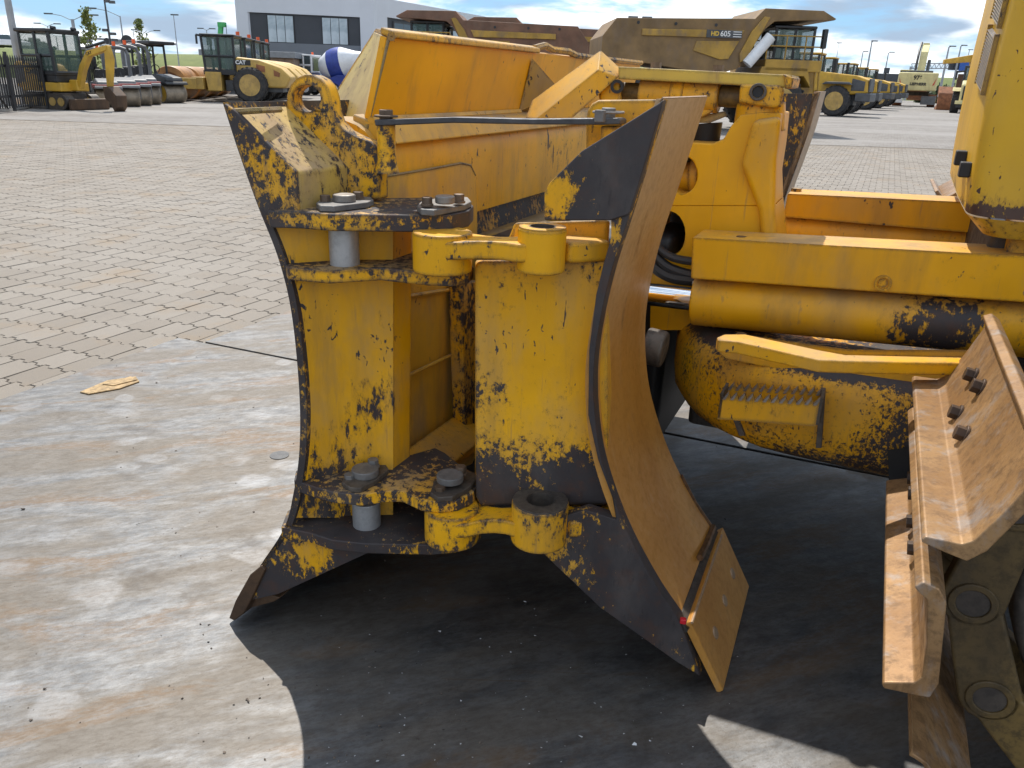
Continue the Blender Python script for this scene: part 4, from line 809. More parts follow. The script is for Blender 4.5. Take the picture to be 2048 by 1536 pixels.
plain('crane_green', (0.05, 0.36, 0.10), 0.45, 0, 0.15); plain('car_white', (0.7, 0.7, 0.72), 0.3, 0, 0.05); plain('sign_dark', (0.05, 0.055, 0.065), 0.6, 0, 0.2); plain('sign_blue', (0.02, 0.09, 0.36), 0.5, 0, 0.1)
plain('text_white', (0.75, 0.75, 0.72), 0.5, 0, 0.05); plain('text_black', (0.02, 0.02, 0.02), 0.5, 0, 0.1); plain('text_gold', (0.62, 0.40, 0.05), 0.5, 0, 0.05); plain('text_red', (0.5, 0.02, 0.02), 0.5, 0, 0.05); plain('bark', (0.09, 0.065, 0.045), 0.9, 0, 0.3, 6)
plain('soil', (0.27, 0.19, 0.12), 0.95, 0, 0.3, 1.5)
NG = NT('window_glass'); NG.p(Base_Color=(0.055, 0.075, 0.082, 1), Roughness=0.06, Specular_IOR_Level=0.9)
NG = NT('cab_glass'); NG.p(Base_Color=(0.12, 0.19, 0.16, 1), Roughness=0.05, Alpha=0.30, Specular_IOR_Level=0.7)
NG = NT('pale_glass'); P = NG.obj(); NG.p(Base_Color=NG.mix(NG.step(NG.noise(P, 0.8, 3), .35, .65), (0.28, 0.34, 0.37), (0.44, 0.50, 0.53)), Roughness=0.12, Specular_IOR_Level=0.8)

class V:
    """A machine built in its own frame (x forward, y left, z up); every call makes one named part."""
    def __init__(s, name, label, cat, loc, rz, scale=1.0, group=None): s.r = thing(name, label, cat, loc, R_(rz), group, scale)
    def box(s, n, m, x, y, z, u=None, bevel=0.03): return MB().box(*x, *y, *z).build(n, m, u or s.r, local=True, bevel=bevel)
    def side(s, n, m, pts, y0, y1, u=None, bevel=0.03): return MB().ext([(x, y0, z) for x, z in pts], (0, y1-y0, 0)).build(n, m, u or s.r, local=True, bevel=bevel)
    def plan(s, n, m, pts, z0, z1, u=None, bevel=0.03): return MB().ext([(x, y, z0) for x, y in pts], (0, 0, z1-z0)).build(n, m, u or s.r, local=True, bevel=bevel)
    def cyl(s, n, m, p0, p1, r, u=None, r1=None, seg=20, bevel=0.0, bore=0.0): return MB().cyl(p0, p1, r, r1, n=seg, bore=bore).build(n, m, u or s.r, local=True, bevel=bevel)
    def tube(s, n, m, pts, r, u=None, seg=8): return MB().tube(pts, r, seg).build(n, m, u or s.r, local=True)
    def bars(s, n, m, segs, r, u=None):
        mb = MB()
        for a, b in segs: mb.tube([a, b], r, 6)
        return mb.build(n, m, u or s.r, local=True)
    def wheel(s, x, y, r, wd, rim='rim_yellow', z=None):
        z = r if z is None else z
        t_ = MB().lathe((x, y-wd/2, z), (x, y+wd/2, z), [(0, r*.60), (0, r*.90), (.12, r*.985), (.3, r), (.7, r), (.88, r*.985), (1, r*.90), (1, r*.60)], 32, cap=False).build('wheel', 'tyre', s.r, local=True)
        mb = MB()
        for sg in (-1, 1):
            y_ = y+sg*wd*.40; mb.lathe((x, y_, z), (x, y_+sg*wd*.12, z), [(0, r*.2), (0.1, r*.5), (.8, r*.56), (1, r*.61)], 24); mb.cyl((x, y_-sg*.02, z), (x, y_+sg*wd*.14, z), r*.2, n=14)
        mb.build('rim', rim, t_, local=True)
        mb = MB()
        for k in range(22):                                       # tread lugs
            a = 6.2832*k/22
            for sg in (-1, 1):
                c0 = np.array([x+math.cos(a+sg*.06)*r*1.0, y+sg*wd*.26, z+math.sin(a+sg*.06)*r*1.0]); tn = np.array([-math.sin(a), 0, math.cos(a)]); rd = np.array([math.cos(a), 0, math.sin(a)])
                mb.hull([c0+tn*i*r*.045+np.array([0, j*wd*.21, 0])+rd*(k_*r*.022) for i in (-1, 1) for j in (-1, 1) for k_ in (-1, 1)])
        q_ = mb.build('tread', 'tyre', t_, local=True, smooth=False); q_['kind'] = 'stuff'; return t_
    def cab(s, x, y, z, frame='frame_black', pane='cab_glass', roof=None, post=.05, tilt=0.0):
        (x0, x1), (y0, y1), (z0, z1) = x, y, z
        c = s.bars('cab_frame', frame, [((a, b, z0), (a-(tilt if a == x1 else 0), b, z1)) for a in (x0, x1) for b in (y0, y1)] + [((x0, b, z0+(z1-z0)*.42), (x1, b, z0+(z1-z0)*.42)) for b in (y0, y1)] + [(((x0+x1)/2, b, z0), ((x0+x1)/2, b, z1)) for b in (y0, y1)] + [((a-(tilt if a == x1 and z_ == z1 else 0), y0, z_), (a-(tilt if a == x1 and z_ == z1 else 0), y1, z_)) for a in (x0, x1) for z_ in (z0, z1)], post)
        for b in (y0, y1): s.side('window', pane, [(x0+.04, z0+.05), (x1-.04, z0+.05), (x1-.04-tilt, z1-.04), (x0+.04, z1-.04)], b-.01, b+.01, u=c, bevel=0)
        for a in (x0, x1): s.box('window', pane, (a-.01-(tilt/2 if a == x1 else 0), a+.01-(tilt/2 if a == x1 else 0)), (y0+.04, y1-.04), (z0+.05, z1-.04), u=c, bevel=0)
        s.box('cab_floor', frame, (x0-.03, x1+.03), (y0-.03, y1+.03), (z0-.08, z0+.04), u=c)
        s.box('seat', 'frame_black', (x0+.25, x0+.45), ((y0+y1)/2-.25, (y0+y1)/2+.25), (z0, z0+(z1-z0)*.62), u=c, bevel=.05)
        s.box('roof', roof or frame, (x0-.10, x1+.06-tilt), (y0-.08, y1+.08), (z1, z1+.10), u=c, bevel=.04)
        return c
    def sign(s, n, txt, m, origin, right, upv, size, u=None, bold=0.0): return text_mesh(n, txt, m, u or s.r, origin, right, upv, size, 0.006, bold)
    def crawler(s, x0, x1, y0, y1, h, m='dirty_steel'):
        r = h/2; pts = [(x0+r+r*math.cos(a), r+r*math.sin(a)) for a in np.linspace(math.pi/2, 1.5*math.pi, 9)] + [(x1-r+r*math.cos(a), r+r*math.sin(a)) for a in np.linspace(-math.pi/2, math.pi/2, 9)]
        c = s.side('crawler', m, pts, y0, y1, bevel=.01); mb = MB()
        n_ = int((x1-x0-h)/.2)
        for k in range(n_+1):
            xx = x0+r+k*(x1-x0-h)/n_
            for zz in (-.02, h): mb.box(xx-.03, xx+.03, y0-.01, y1+.01, zz, zz+.03)
        q_ = mb.build('grouser', m, c, local=True, smooth=False); q_['kind'] = 'stuff'
        for yy in (y0-.02, y1-.02):
            mb = MB()
            for k in range(5): mb.cyl((x0+r+k*(x1-x0-h)/4, yy, r), (x0+r+k*(x1-x0-h)/4, yy+.04, r), r*.55, n=14)
            mb.build('track_roller', 'rim_yellow', c, local=True)
        return c

# ---- mini excavator
p = g(128, 217, ZP); k_ = 1.32
E1 = V('mini_excavator', 'small yellow cab excavator with dark dozer blade by the black fence', 'excavator', p, -18, k_*1.02)
E1.crawler(-.85, .80, -.62, -.32, .42); E1.crawler(-.85, .80, .32, .62, .42)
E1.box('undercarriage', 'dirty_steel', (-.5, .6), (-.35, .35), (.18, .45))
E1.box('dozer_blade', 'edge_dark', (.92, 1.02), (-.70, .70), (-.0, .30)); E1.box('blade_arm', 'dirty_steel', (.5, .95), (-.3, -.2), (.15, .28)); E1.box('blade_arm', 'dirty_steel', (.5, .95), (.2, .3), (.15, .28))
bd = E1.plan('body', 'machine_gold', [(-.95, -.35), (-.75, -.62), (.25, -.62), (.55, -.5), (.55, .5), (.25, .62), (-.75, .62), (-.95, .35)], .48, .72)
cw_ = E1.side('counterweight', 'machine_gold', [(-1.0, .55), (-1.0, 1.15), (-.9, 1.27), (-.35, 1.2), (-.2, 1.0), (-.12, .62)], -.60, .60, bevel=.08)
E1.box('vent_panel', 'dark_grey', (-.90, -.62), (-.612, -.598), (.66, 1.12), u=cw_, bevel=0); E1.sign('lettering', 'CAT', 'text_black', (-.36, -.606, .99), (1, 0, 0), (0, 0, 1), .17, cw_, .006); E1.sign('lettering', '301.7', 'text_black', (.0, -.626, .60), (1, 0, 0), (0, 0, 1), .1, bd)
E1.cab((-.62, .50), (-.56, .46), (.98, 2.02), post=.045, tilt=.08); E1.box('cab_base', 'frame_black', (-.35, .50), (-.57, .47), (.72, 1.0))
E1.bars('roof_lamp', 'frame_black', [((.42, -.4, 2.15), (.55, -.4, 2.13)), ((.42, .3, 2.15), (.55, .3, 2.13))], .05)
bm_ = E1.side('boom', 'machine_gold', [(.62, .58), (.78, .55), (1.00, 1.05), (1.26, 1.42), (1.92, 1.60), (1.94, 1.74), (1.22, 1.58), (.88, 1.18)], -.09, .09, bevel=.02)
E1.sign('lettering', 'CAT', 'text_black', (1.30, -.095, 1.51), (.96, 0, .26), (-.26, 0, .96), .11, bm_)
E1.bars('boom_cylinder', 'frame_black', [((.72, 0, .68), (1.02, 0, 1.38)), ((1.15, 0, 1.66), (1.85, 0, 1.82))], .04, bm_)
st1 = E1.side('dipper_arm', 'machine_gold', [(1.84, 1.72), (1.96, 1.72), (2.04, 1.38), (1.86, .62), (1.74, .62), (1.80, 1.35)], -.07, .07, bevel=.015)
E1.side('bucket', 'edge_dark', [(1.72, .66), (1.92, .66), (2.16, .42), (2.14, .12), (2.02, -.02), (1.90, .22), (1.74, .34)], -.2, .2, bevel=.02)
E1.box('slew_bracket', 'machine_gold', (.50, .78), (-.16, .16), (.50, .80))

# ---- small tandem rollers, parked in a row
def roller(label, p, rz, sc, hood, grey, drum, canopy=False, group='small tandem rollers parked in a row', name='road_roller'):
    v = V(name, label, 'roller', p, rz, sc, group)
    for x in (-.82, .82):
        d = MB().lathe((x, -.5, .36), (x, .5, .36), [(0, .325), (0, .35), (.02, .36), (.98, .36), (1, .35), (1, .325)], 28, cap=False).build('drum', 'drum_steel', v.r, local=True)
        v.cyl('drum_hub', drum, (x, -.485, .36), (x, .485, .36), .32, u=d, seg=20)
        v.box('drum_frame', grey, (x-.08, x+.08), (-.58, -.52), (.28, .80)); v.box('drum_frame', grey, (x-.08, x+.08), (.52, .58), (.28, .80))
    v.side('front_frame', grey, [(.15, .55), (.25, .85), (1.2, .85), (1.28, .74), (.9, .70), (.5, .5)], -.54, .54)
    v.side('engine_hood', hood, [(.10, .62), (.10, 1.05), (.25, 1.15), (1.05, 1.02), (1.15, .86), (.5, .72)], -.42, .42, bevel=.06)
    v.side('rear_frame', grey, [(-1.25, .74), (-1.2, .9), (-.10, 1.0), (.0, .55), (-.5, .5)], -.54, .54)
    v.box('seat', 'frame_black', (-.75, -.35), (-.25, .25), (1.0, 1.12), bevel=.05); v.box('seat_back', 'frame_black', (-.8, -.7), (-.25, .25), (1.1, 1.5), bevel=.04)
    v.tube('steering_wheel', 'frame_black', [(-.12+.03*math.cos(a), .2*math.sin(a), 1.32+.18*math.cos(a)) for a in np.linspace(0, 6.283, 13)], .018); v.bars('steering_column', 'frame_black', [((.05, 0, 1.0), (-.12, 0, 1.32))], .03)
    if canopy:
        v.bars('roll_frame', 'frame_black', [((-.9, s_1*.5, .9), (-.85, s_1*.5, 2.3)) for s_1 in (-1, 1)] + [((-.05, s_1*.5, .9), (-.1, s_1*.5, 2.3)) for s_1 in (-1, 1)] + [((-.85, -.5, 2.25), (-.85, .5, 2.25)), ((-.1, -.5, 2.25), (-.1, .5, 2.25)), ((-.85, -.5, 2.25), (-.1, -.5, 2.25))], .05)
        cp = v.box('canopy', 'frame_black', (-1.3, .55), (-.62, .62), (2.28, 2.42), bevel=.05); v.sign('lettering', 'CASE', 'text_white', (-.35, -.626, 2.35), (1, 0, 0), (0, 0, 1), .13, cp)
    else:
        ar = v.tube('roll_bar', grey, [(-.92, -.5, .85), (-.98, -.5, 2.05), (-1.02, -.42, 2.25), (-1.04, -.2, 2.32), (-1.04, .2, 2.32), (-1.02, .42, 2.25), (-.98, .5, 2.05), (-.92, .5, .85)], .075)
        v.cyl('beacon', 'beacon', (-1.04, 0, 2.38), (-1.04, 0, 2.55), .07)
    return v.r
R1 = roller('red and grey tandem roller nearest the small excavator', g(216, 212, ZP), -58, .98, 'mid_grey', 'mid_grey', 'drum_red')
MB().box(.12, 1.16, -.55, .55, .74, .90).build('red_skirt', 'roller_red', R1, local=True, bevel=.02)
for i, (x, y, lb) in enumerate([(250, 211, 'second of the red and grey tandem rollers in the row'), (272, 209, 'third red and grey tandem roller, behind two others'), (290, 207, 'last grey roll-bar roller, beside the black canopied one')]):
    q_ = g(x, y, ZP); dup(R1, (q_[0], q_[1], ZP), R_(-58), lb, 1.03+.04*i)
R2 = roller('black canopied tandem roller with yellow panels beside the big compactors', g(322, 204, ZP), -32, 1.16, 'frame_black', 'frame_black', 'machine_gold', True, None, 'canopied_roller')
MB().box(-.45, .05, -.60, -.55, .62, .86).build('side_panel', 'machine_gold', R2, local=True, bevel=.02); MB().tube([(-.7, -.6, .2), (-.7, -.6, .62), (-.3, -.6, .62), (-.3, -.6, .2)], .07, 6).build('drum_bracket', 'machine_gold', R2, local=True)

# ---- single-drum compactors
def compactor(label, p, rz, sc):
    v = V('soil_compactor', label, 'compactor', p, rz, sc, 'big single-drum compactors in a row')
    d = MB().lathe((2.25, -1.05, .78), (2.25, 1.05, .78), [(0, .5), (0, .76), (.02, .78), (.98, .78), (1, .76), (1, .5)], 32, cap=False).build('drum', 'drum_orange', v.r, local=True)
    v.cyl('drum_hub', 'drum_rust', (2.25, -.98, .78), (2.25, .98, .78), .55, u=d)
    for sg in (-1, 1): v.side('drum_frame', 'machine_yellow', [(1.0, .55), (1.0, 1.05), (3.1, 1.05), (3.15, .6)], sg*1.1, sg*1.22)
    v.box('front_frame', 'machine_yellow', (.70, 1.25), (-1.15, 1.15), (.55, 1.10))
    v.box('hitch', 'machine_yellow', (.2, .8), (-.35, .35), (.45, 1.25)); v.side('steps', 'machine_yellow', [(-.1, .5), (-.1, 1.35), (.65, 1.35), (.55, .5)], -.95, .95)
    v.cab((-.75, .62), (-.80, .80), (1.42, 2.92), post=.06, tilt=-.08)
    v.box('cab_base', 'frame_black', (-.85, .72), (-.84, .84), (1.22, 1.42))
    v.bars('mirror', 'frame_black', [((.6, s_1*.8, 2.9), (.85, s_1*1.0, 2.95)) for s_1 in (-1, 1)] + [((.85, s_1*1.0, 2.95), (.85, s_1*1.0, 2.55)) for s_1 in (-1, 1)], .05)
    v.cyl('beacon', 'beacon', (-.7, -.6, 3.02), (-.7, -.6, 3.2), .09)
    h = v.side('engine_hood', 'machine_yellow', [(-.80, 1.0), (-.80, 2.05), (-1.9, 1.95), (-2.9, 1.62), (-3.35, 1.2), (-3.1, .70), (-2.2, .70), (-1.8, 1.0)], -.85, .85, bevel=.10)
    for sg in (-1, 1):
        v.box('name_plate', 'text_black', (-1.5, -.84), (sg*.862-.006, sg*.862+.006), (1.68, 1.92), u=h, bevel=0); v.sign('lettering', 'CAT', 'text_white', (-1.04 if sg > 0 else -1.24, sg*.872, 1.80), (-sg, 0, 0), (0, 0, 1), .24, h, .008)
        v.side('vent_panel', 'drum_rust', [(-1.75, 1.45), (-1.75, 1.75), (-2.15, 1.66), (-2.15, 1.40)], sg*.862-.008, sg*.862+.008, u=h, bevel=0); v.side('vent_panel', 'drum_rust', [(-2.55, 1.25), (-2.55, 1.52), (-2.85, 1.38), (-2.8, 1.2)], sg*.862-.008, sg*.862+.008, u=h, bevel=0)
        v.wheel(-1.45, sg*.92, .80, .55)
    v.box('rear_frame', 'dark_grey', (-2.9, -.2), (-.6, .6), (.5, 1.0))
    return v.r
C1 = compactor('yellow cab compactor nearest of its row, its tall black tyre in plain view', g(452, 203, ZP), 186, 1.10)
for dx, dy, lb in ((-.45, 3.3, 'second yellow drum compactor, just behind the nearest one'), (-.95, 6.6, 'third yellow drum compactor, its nose past the second one'), (-1.4, 9.9, 'farthest yellow drum compactor, next to the shed')):
    dup(C1, (C1.location[0]+dx, C1.location[1]+dy, ZP), R_(186), lb)

# ---- concrete mixers
def mixer(label, p, rz, sc):
    v = V('concrete_mixer', label, 'mixer truck', p, rz, sc, 'white and blue concrete mixers')
    v.box('chassis', 'mixer_blue', (-3.6, 2.2), (-1.0, 1.0), (.75, 1.35)); v.side('mudguard', 'mixer_blue', [(-3.2, 1.0), (-3.0, 1.6), (-1.4, 1.7), (-.6, 1.4), (-.6, .7), (-3.2, .7)], -1.15, 1.15)
    for x in (1.55, -1.0, -2.4):
        for sg in (-1, 1): v.wheel(x, sg*.95, .55, .4, 'mixer_white')
    v.side('cab_body', 'mixer_blue', [(1.0, 1.2), (1.0, 1.9), (2.5, 1.9), (2.7, 1.2), (2.5, .8)], -1.05, 1.05, bevel=.05)
    c = v.cab((.95, 2.35), (-1.0, 1.0), (1.85, 3.1), frame='mixer_white', pane='window_glass', roof='mixer_white', post=.09, tilt=.1)
    v.cyl('beacon', 'beacon', (1.2, 0, 3.2), (1.2, 0, 3.42), .09)
    a0, a1 = np.array([.55, 0, 2.15]), np.array([-3.3, 0, 3.05])
    d = MB().lathe(a0, a1, [(0, .45), (.04, .75), (.25, 1.22), (.42, 1.32), (.55, 1.28), (.85, .72), (1, .52)], 32).build('mixer_drum', 'mixer_white', v.r, local=True)
    MB().lathe(a0, a1, [(.262, 1.252), (.36, 1.322), (.42, 1.34), (.50, 1.318), (.552, 1.292)], 32, cap=False).build('drum_band', 'mixer_blue', d, local=True)
    v.bars('drum_support', 'mixer_white', [((-2.6, s_1*.7, 1.3), (-2.9, s_1*.4, 2.6)) for s_1 in (-1, 1)] + [((-2.0, s_1*.8, 1.3), (-2.9, s_1*.4, 2.6)) for s_1 in (-1, 1)], .09)
    v.side('hopper', 'mixer_white', [(-3.2, 3.6), (-3.9, 3.8), (-3.7, 3.0), (-3.3, 2.8)], -.5, .5); v.side('chute', 'mixer_white', [(-3.3, 2.6), (-4.5, 1.6), (-4.5, 1.4), (-3.3, 2.3)], -.25, .25)
    v.box('water_tank', 'mixer_white', (-.4, .6), (-1.05, -.5), (1.35, 1.75))
    return v.r
pm = at_dist(655, 170, 66); M1 = mixer('white and blue concrete mixer nearer to the compactors', (pm[0], pm[1], ZP), 172, .88)
pm = at_dist(722, 170, 76); dup(M1, (pm[0]-.3, pm[1], ZP), R_(165), 'second concrete mixer, half hidden by the yellow blade guard')

# ---- rigid dump truck and the dump bodies beside it
def haul(name, label, p, rz, sc, body, stripe, tx, W=2.0):
    v = V(name, label, 'dump truck', p, rz, sc)
    b = v.side('dump_body', body, [(0, 3.15), (.47, 3.75), (5.43, 3.87), (5.76, 4.22), (7.87, 4.20), (8.37, 3.95), (8.30, 3.90), (7.35, 3.87), (6.15, 3.80), (5.85, 3.55), (5.02, 2.2), (4.2, 1.95), (0, 2.5)], -W, W, bevel=.02)
    for sg in (-1, 1):
        v.side('side_rail', stripe, [(1.4, 3.2), (1.4, 3.42), (5.1, 3.48), (4.95, 3.20)], sg*W-.07*(sg < 0), sg*W+.07*(sg > 0), u=b, bevel=.02)
        v.side('lower_panel', stripe, [(3.3, 2.75), (3.4, 3.08), (4.95, 3.12), (4.62, 2.50), (4.3, 2.48)], sg*W-.05*(sg < 0), sg*W+.05*(sg > 0), u=b, bevel=.02)
        v.side('front_post', stripe, [(5.05, 2.4), (5.0, 2.7), (5.35, 3.45), (5.75, 3.95), (5.95, 3.92), (5.25, 2.5)], sg*W-.09*(sg < 0), sg*W+.09*(sg > 0), u=b, bevel=.02)
        for x in (1.75, 3.1, 4.55): v.cyl('body_port', 'frame_black', (x-.5, sg*(W-.01), 3.62), (x-.5, sg*(W+.02), 3.62), .055, u=b, seg=12)
        if tx:
            v.box('name_plate', 'dark_grey', (3.72, 5.0), (sg*(W+.085)-.01, sg*(W+.085)+.01), (3.20, 3.46), u=b, bevel=0)
            v.sign('lettering', 'HD', 'text_gold', (4.02, sg*(W+.10), 3.33), (-sg, 0, 0), (0, 0, 1), .20, b, .008); v.sign('lettering', '605', 'text_white', (4.40, sg*(W+.10), 3.33), (-sg, 0, 0), (0, 0, 1), .25, b, .002)
            for zz in (3.25, 3.33, 3.41): v.box('stripe', 'text_white', (4.68, 4.98), (sg*(W+.097)-.004, sg*(W+.097)+.004), (zz-.012, zz+.012), u=b, bevel=0)
        v.wheel(1.9, sg*(W-.45), 1.0, .9, z=1.0); v.wheel(6.7, sg*(W-.35), 1.0, .7, z=1.0)
    v.box('chassis', 'dark_grey', (.8, 7.6), (-.8, .8), (1.0, 1.9))
    v.box('deck', stripe, (6.0, 8.1), (-W, W), (2.15, 2.55)); v.side('fender', stripe, [(5.7, 1.7), (5.9, 2.3), (7.6, 2.3), (7.8, 1.6), (7.5, 2.0), (6.0, 2.0)], -W, W)
    v.side('bonnet', stripe, [(6.6, 1.1), (6.6, 2.6), (8.0, 2.55), (8.35, 2.3), (8.35, 1.0)], -.9, .9); v.box('radiator_grille', 'dark_grey', (8.34, 8.40), (-.75, .75), (1.15, 2.25), bevel=0)
    v.cab((6.35, 7.75), (-.2, 1.55), (2.55, 3.72), post=.06); v.cab((6.35, 7.75), (-1.75, -.35), (2.55, 3.60), post=.05)
    v.tube('hoist_cylinder', 'mixer_white', [(5.3, -W-.1, 2.35), (6.05, -W-.1, 3.3)], .2, seg=14)
    v.bars('handrail', 'truck_yellow', [((x, s_1*(W-.03), 2.55), (x, s_1*(W-.03), 3.35)) for x in (6.0, 6.7, 7.4, 8.05) for s_1 in (-1, 1)] + [((6.0, s_1*(W-.03), z), (8.05, s_1*(W-.03), z)) for z in (3.0, 3.35) for s_1 in (-1, 1)], .025)
    v.box('mirror', 'frame_black', (7.95, 8.1), (-W-.15, -W+.1), (2.95, 3.6)); v.bars('ladder', 'truck_yellow', [((8.3, -1.7, .6), (8.1, -1.7, 2.5)), ((8.3, -1.3, .6), (8.1, -1.3, 2.5))], .03)
    return v.r
ph = at_dist(1195, 170, 31.4); HT = haul('dump_truck', 'yellow brown dump truck with dark name plate and cab canopy to the right', (ph[0], ph[1]+2.0, ZP), 2, 1.0, 'truck_tan', 'truck_yellow', True)
ph2 = at_dist(1168, 160, 41); H2 = haul('dump_truck', 'brown dump body behind the yellow blade, canopy to the left', (ph2[0], ph2[1], ZP), 178, 1.03, 'truck_brown', 'truck_yellow', False)
ph3 = at_dist(1255, 160, 52); dup(H2, (ph3[0], ph3[1], ZP), R_(176), 'dark reddish dump body peeping out left of the lettered dump truck', 1.15)

# ---- wheel loaders in a row, rear ends towards the aisle
def loader(label, p, rz, sc, plate=None):
    v = V('wheel_loader', label, 'wheel loader', p, rz, sc, 'wheel loaders lined up along the aisle')
    h = v.side('engine_hood', 'machine_gold', [(-.4, 1.3), (-.4, 2.35), (-2.6, 2.15), (-3.2, 1.95), (-3.3, 1.25), (-2.0, 1.1)], -.85, .85, bevel=.08)
    v.box('radiator_grille', 'dark_grey', (-3.36, -3.26), (-.7, .7), (1.3, 2.0), u=h)
    v.box('counterweight', 'dark_grey', (-3.5, -2.7), (-1.1, 1.1), (.8, 1.25), bevel=.06); v.side('side_panel', 'dark_grey', [(-2.4, 1.35), (-2.4, 2.0), (-3.1, 1.85), (-3.1, 1.35)], -.87, .87, u=h)
    if plate: v.box('name_plate', 'text_black', (-2.3, -1.0), (-.875, -.862), (1.98, 2.16), u=h, bevel=0); v.sign('lettering', plate, 'text_white', (-1.7, -.885, 2.07), (1, 0, 0), (0, 0, 1), .17, h, .006)
    v.cab((-.45, 1.05), (-.75, .75), (1.75, 3.2), post=.07, tilt=.12, roof='machine_gold'); v.box('cab_base', 'machine_gold', (-.5, 1.1), (-.8, .8), (1.3, 1.78))
    v.bars('mirror', 'frame_black', [((.9, s_1*.75, 3.1), (1.2, s_1*1.15, 3.0)) for s_1 in (-1, 1)] + [((1.2, s_1*1.15, 3.0), (1.2, s_1*1.15, 2.6)) for s_1 in (-1, 1)], .06)
    v.cyl('exhaust', 'frame_black', (-1.3, .3, 2.2), (-1.3, .3, 3.0), .08); v.box('frame', 'dark_grey', (-2.6, 2.2), (-.5, .5), (.6, 1.3))
    for x in (1.55, -1.7):
        for sg in (-1, 1): v.wheel(x, sg*1.05, .80, .6); 
    v.side('fender', 'dark_grey', [(-2.5, 1.65), (-2.3, 1.8), (-1.1, 1.8), (-.9, 1.65), (-1.2, 1.68), (-2.2, 1.68)], -1.35, 1.35)
    v.side('lift_arm', 'machine_gold', [(1.0, 1.9), (1.2, 2.1), (2.9, 1.0), (3.3, .6), (3.1, .4), (2.2, 1.0)], -.55, .55); v.side('bucket', 'drum_rust', [(3.2, .1), (3.2, 1.2), (3.6, 1.3), (4.3, .15), (4.3, .05)], -1.4, 1.4, bevel=.02)
    return v.r
def gd(px, py): q_ = g(px, py, ZP); return (q_[0], q_[1], ZP)
L1 = loader('nearest wheel loader, just right of the dump truck cab', at_dist(1648, 175, 66)*np.array([1, 1, 0])+zv*ZP, 152, 1.12)
for px, D_, lb in ((1618, 58, 'wheel loader with tall mirror frame behind the dump truck'), (1692, 80, 'second wheel loader of the row, dark counterweight outwards'), (1738, 100, 'farthest low wheel loader at the end of the row')):
    q_ = at_dist(px, 175, D_); dup(L1, (q_[0], q_[1], ZP), R_(150), lb)
L2 = loader('yellow wheel loader with white figures on its black hood stripe', at_dist(1716, 175, 88)*np.array([1, 1, 0])+zv*ZP, 165, 1.08, '470')

# ---- big pale excavator seen from behind
v = V('crawler_excavator', 'pale yellow crawler excavator seen from behind at the end of the aisle', 'excavator', at_dist(1829, 200, 108)*np.array([1, 1, 0])+zv*ZP, 64, 1.14)
for sg in (-1, 1): v.crawler(-2.6, 2.6, sg*1.55-.35, sg*1.55+.35, 1.1, 'drum_rust')
v.box('step_box', 'mid_grey', (-2.7, -2.4), (-1.9, -.6), (.2, 1.0)); v.box('step_box', 'mixer_white', (-2.75, -2.6), (1.0, 2.4), (.3, .8))
v.box('turntable', 'dirty_steel', (-1.2, 1.2), (-1.2, 1.2), (1.0, 1.4))
cw_ = v.box('counterweight', 'cream_paint', (-3.3, -1.6), (-1.75, 1.75), (1.45, 3.1), bevel=.12)
v.sign('lettering', '976', 'text_black', (-3.32, 0, 2.62), (0, -1, 0), (0, 0, 1), .52, cw_, .02); v.sign('lettering', 'LIEBHERR', 'text_black', (-3.32, -.1, 2.05), (0, -1, 0), (0, 0, 1), .34, cw_, .015)
for sg in (-1, 1): MB().hull([(-3.33, sg*1.35, 1.95), (-3.33, sg*1.62, 2.6), (-3.33, sg*1.5, 2.0), (-3.30, sg*1.35, 1.95), (-3.30, sg*1.62, 2.6), (-3.30, sg*1.5, 2.0)]).build('stripe', 'text_red', cw_, local=True)
v.box('engine_house', 'cream_paint', (-1.6, .6), (-1.7, 1.0), (1.45, 2.9), bevel=.08); v.box('engine_top', 'dark_grey', (-2.6, -.4), (-1.2, .9), (3.0, 3.3), bevel=.05)
v.cab((.2, 2.0), (.7, 1.75), (1.5, 3.3), post=.08, roof='cream_paint'); v.box('cab_base', 'cream_paint', (.0, 2.0), (.7, 1.75), (1.4, 2.2))
v.side('boom', 'cream_paint', [(1.5, 2.2), (1.9, 2.0), (3.4, 4.6), (4.9, 5.5), (4.8, 6.0), (3.0, 5.2)], -.35, .35, bevel=.04); v.side('dipper_arm', 'cream_paint', [(4.7, 6.1), (5.1, 5.9), (4.9, 2.2), (4.5, 2.2)], -.3, .3, bevel=.03)
v.tube('boom_hose', 'rubber', [(1.4, .5, 2.6), (2.2, .5, 4.4), (3.2, .5, 5.4), (4.7, .45, 6.1)], .12); v.tube('boom_cylinder', 'dark_grey', [(2.2, -.6, 1.8), (3.3, -.6, 4.4)], .16)
v.side('bucket', 'drum_rust', [(4.3, 2.2), (5.0, 2.2), (5.4, 1.4), (4.9, .5), (4.1, .9)], -.9, .9, bevel=.04)

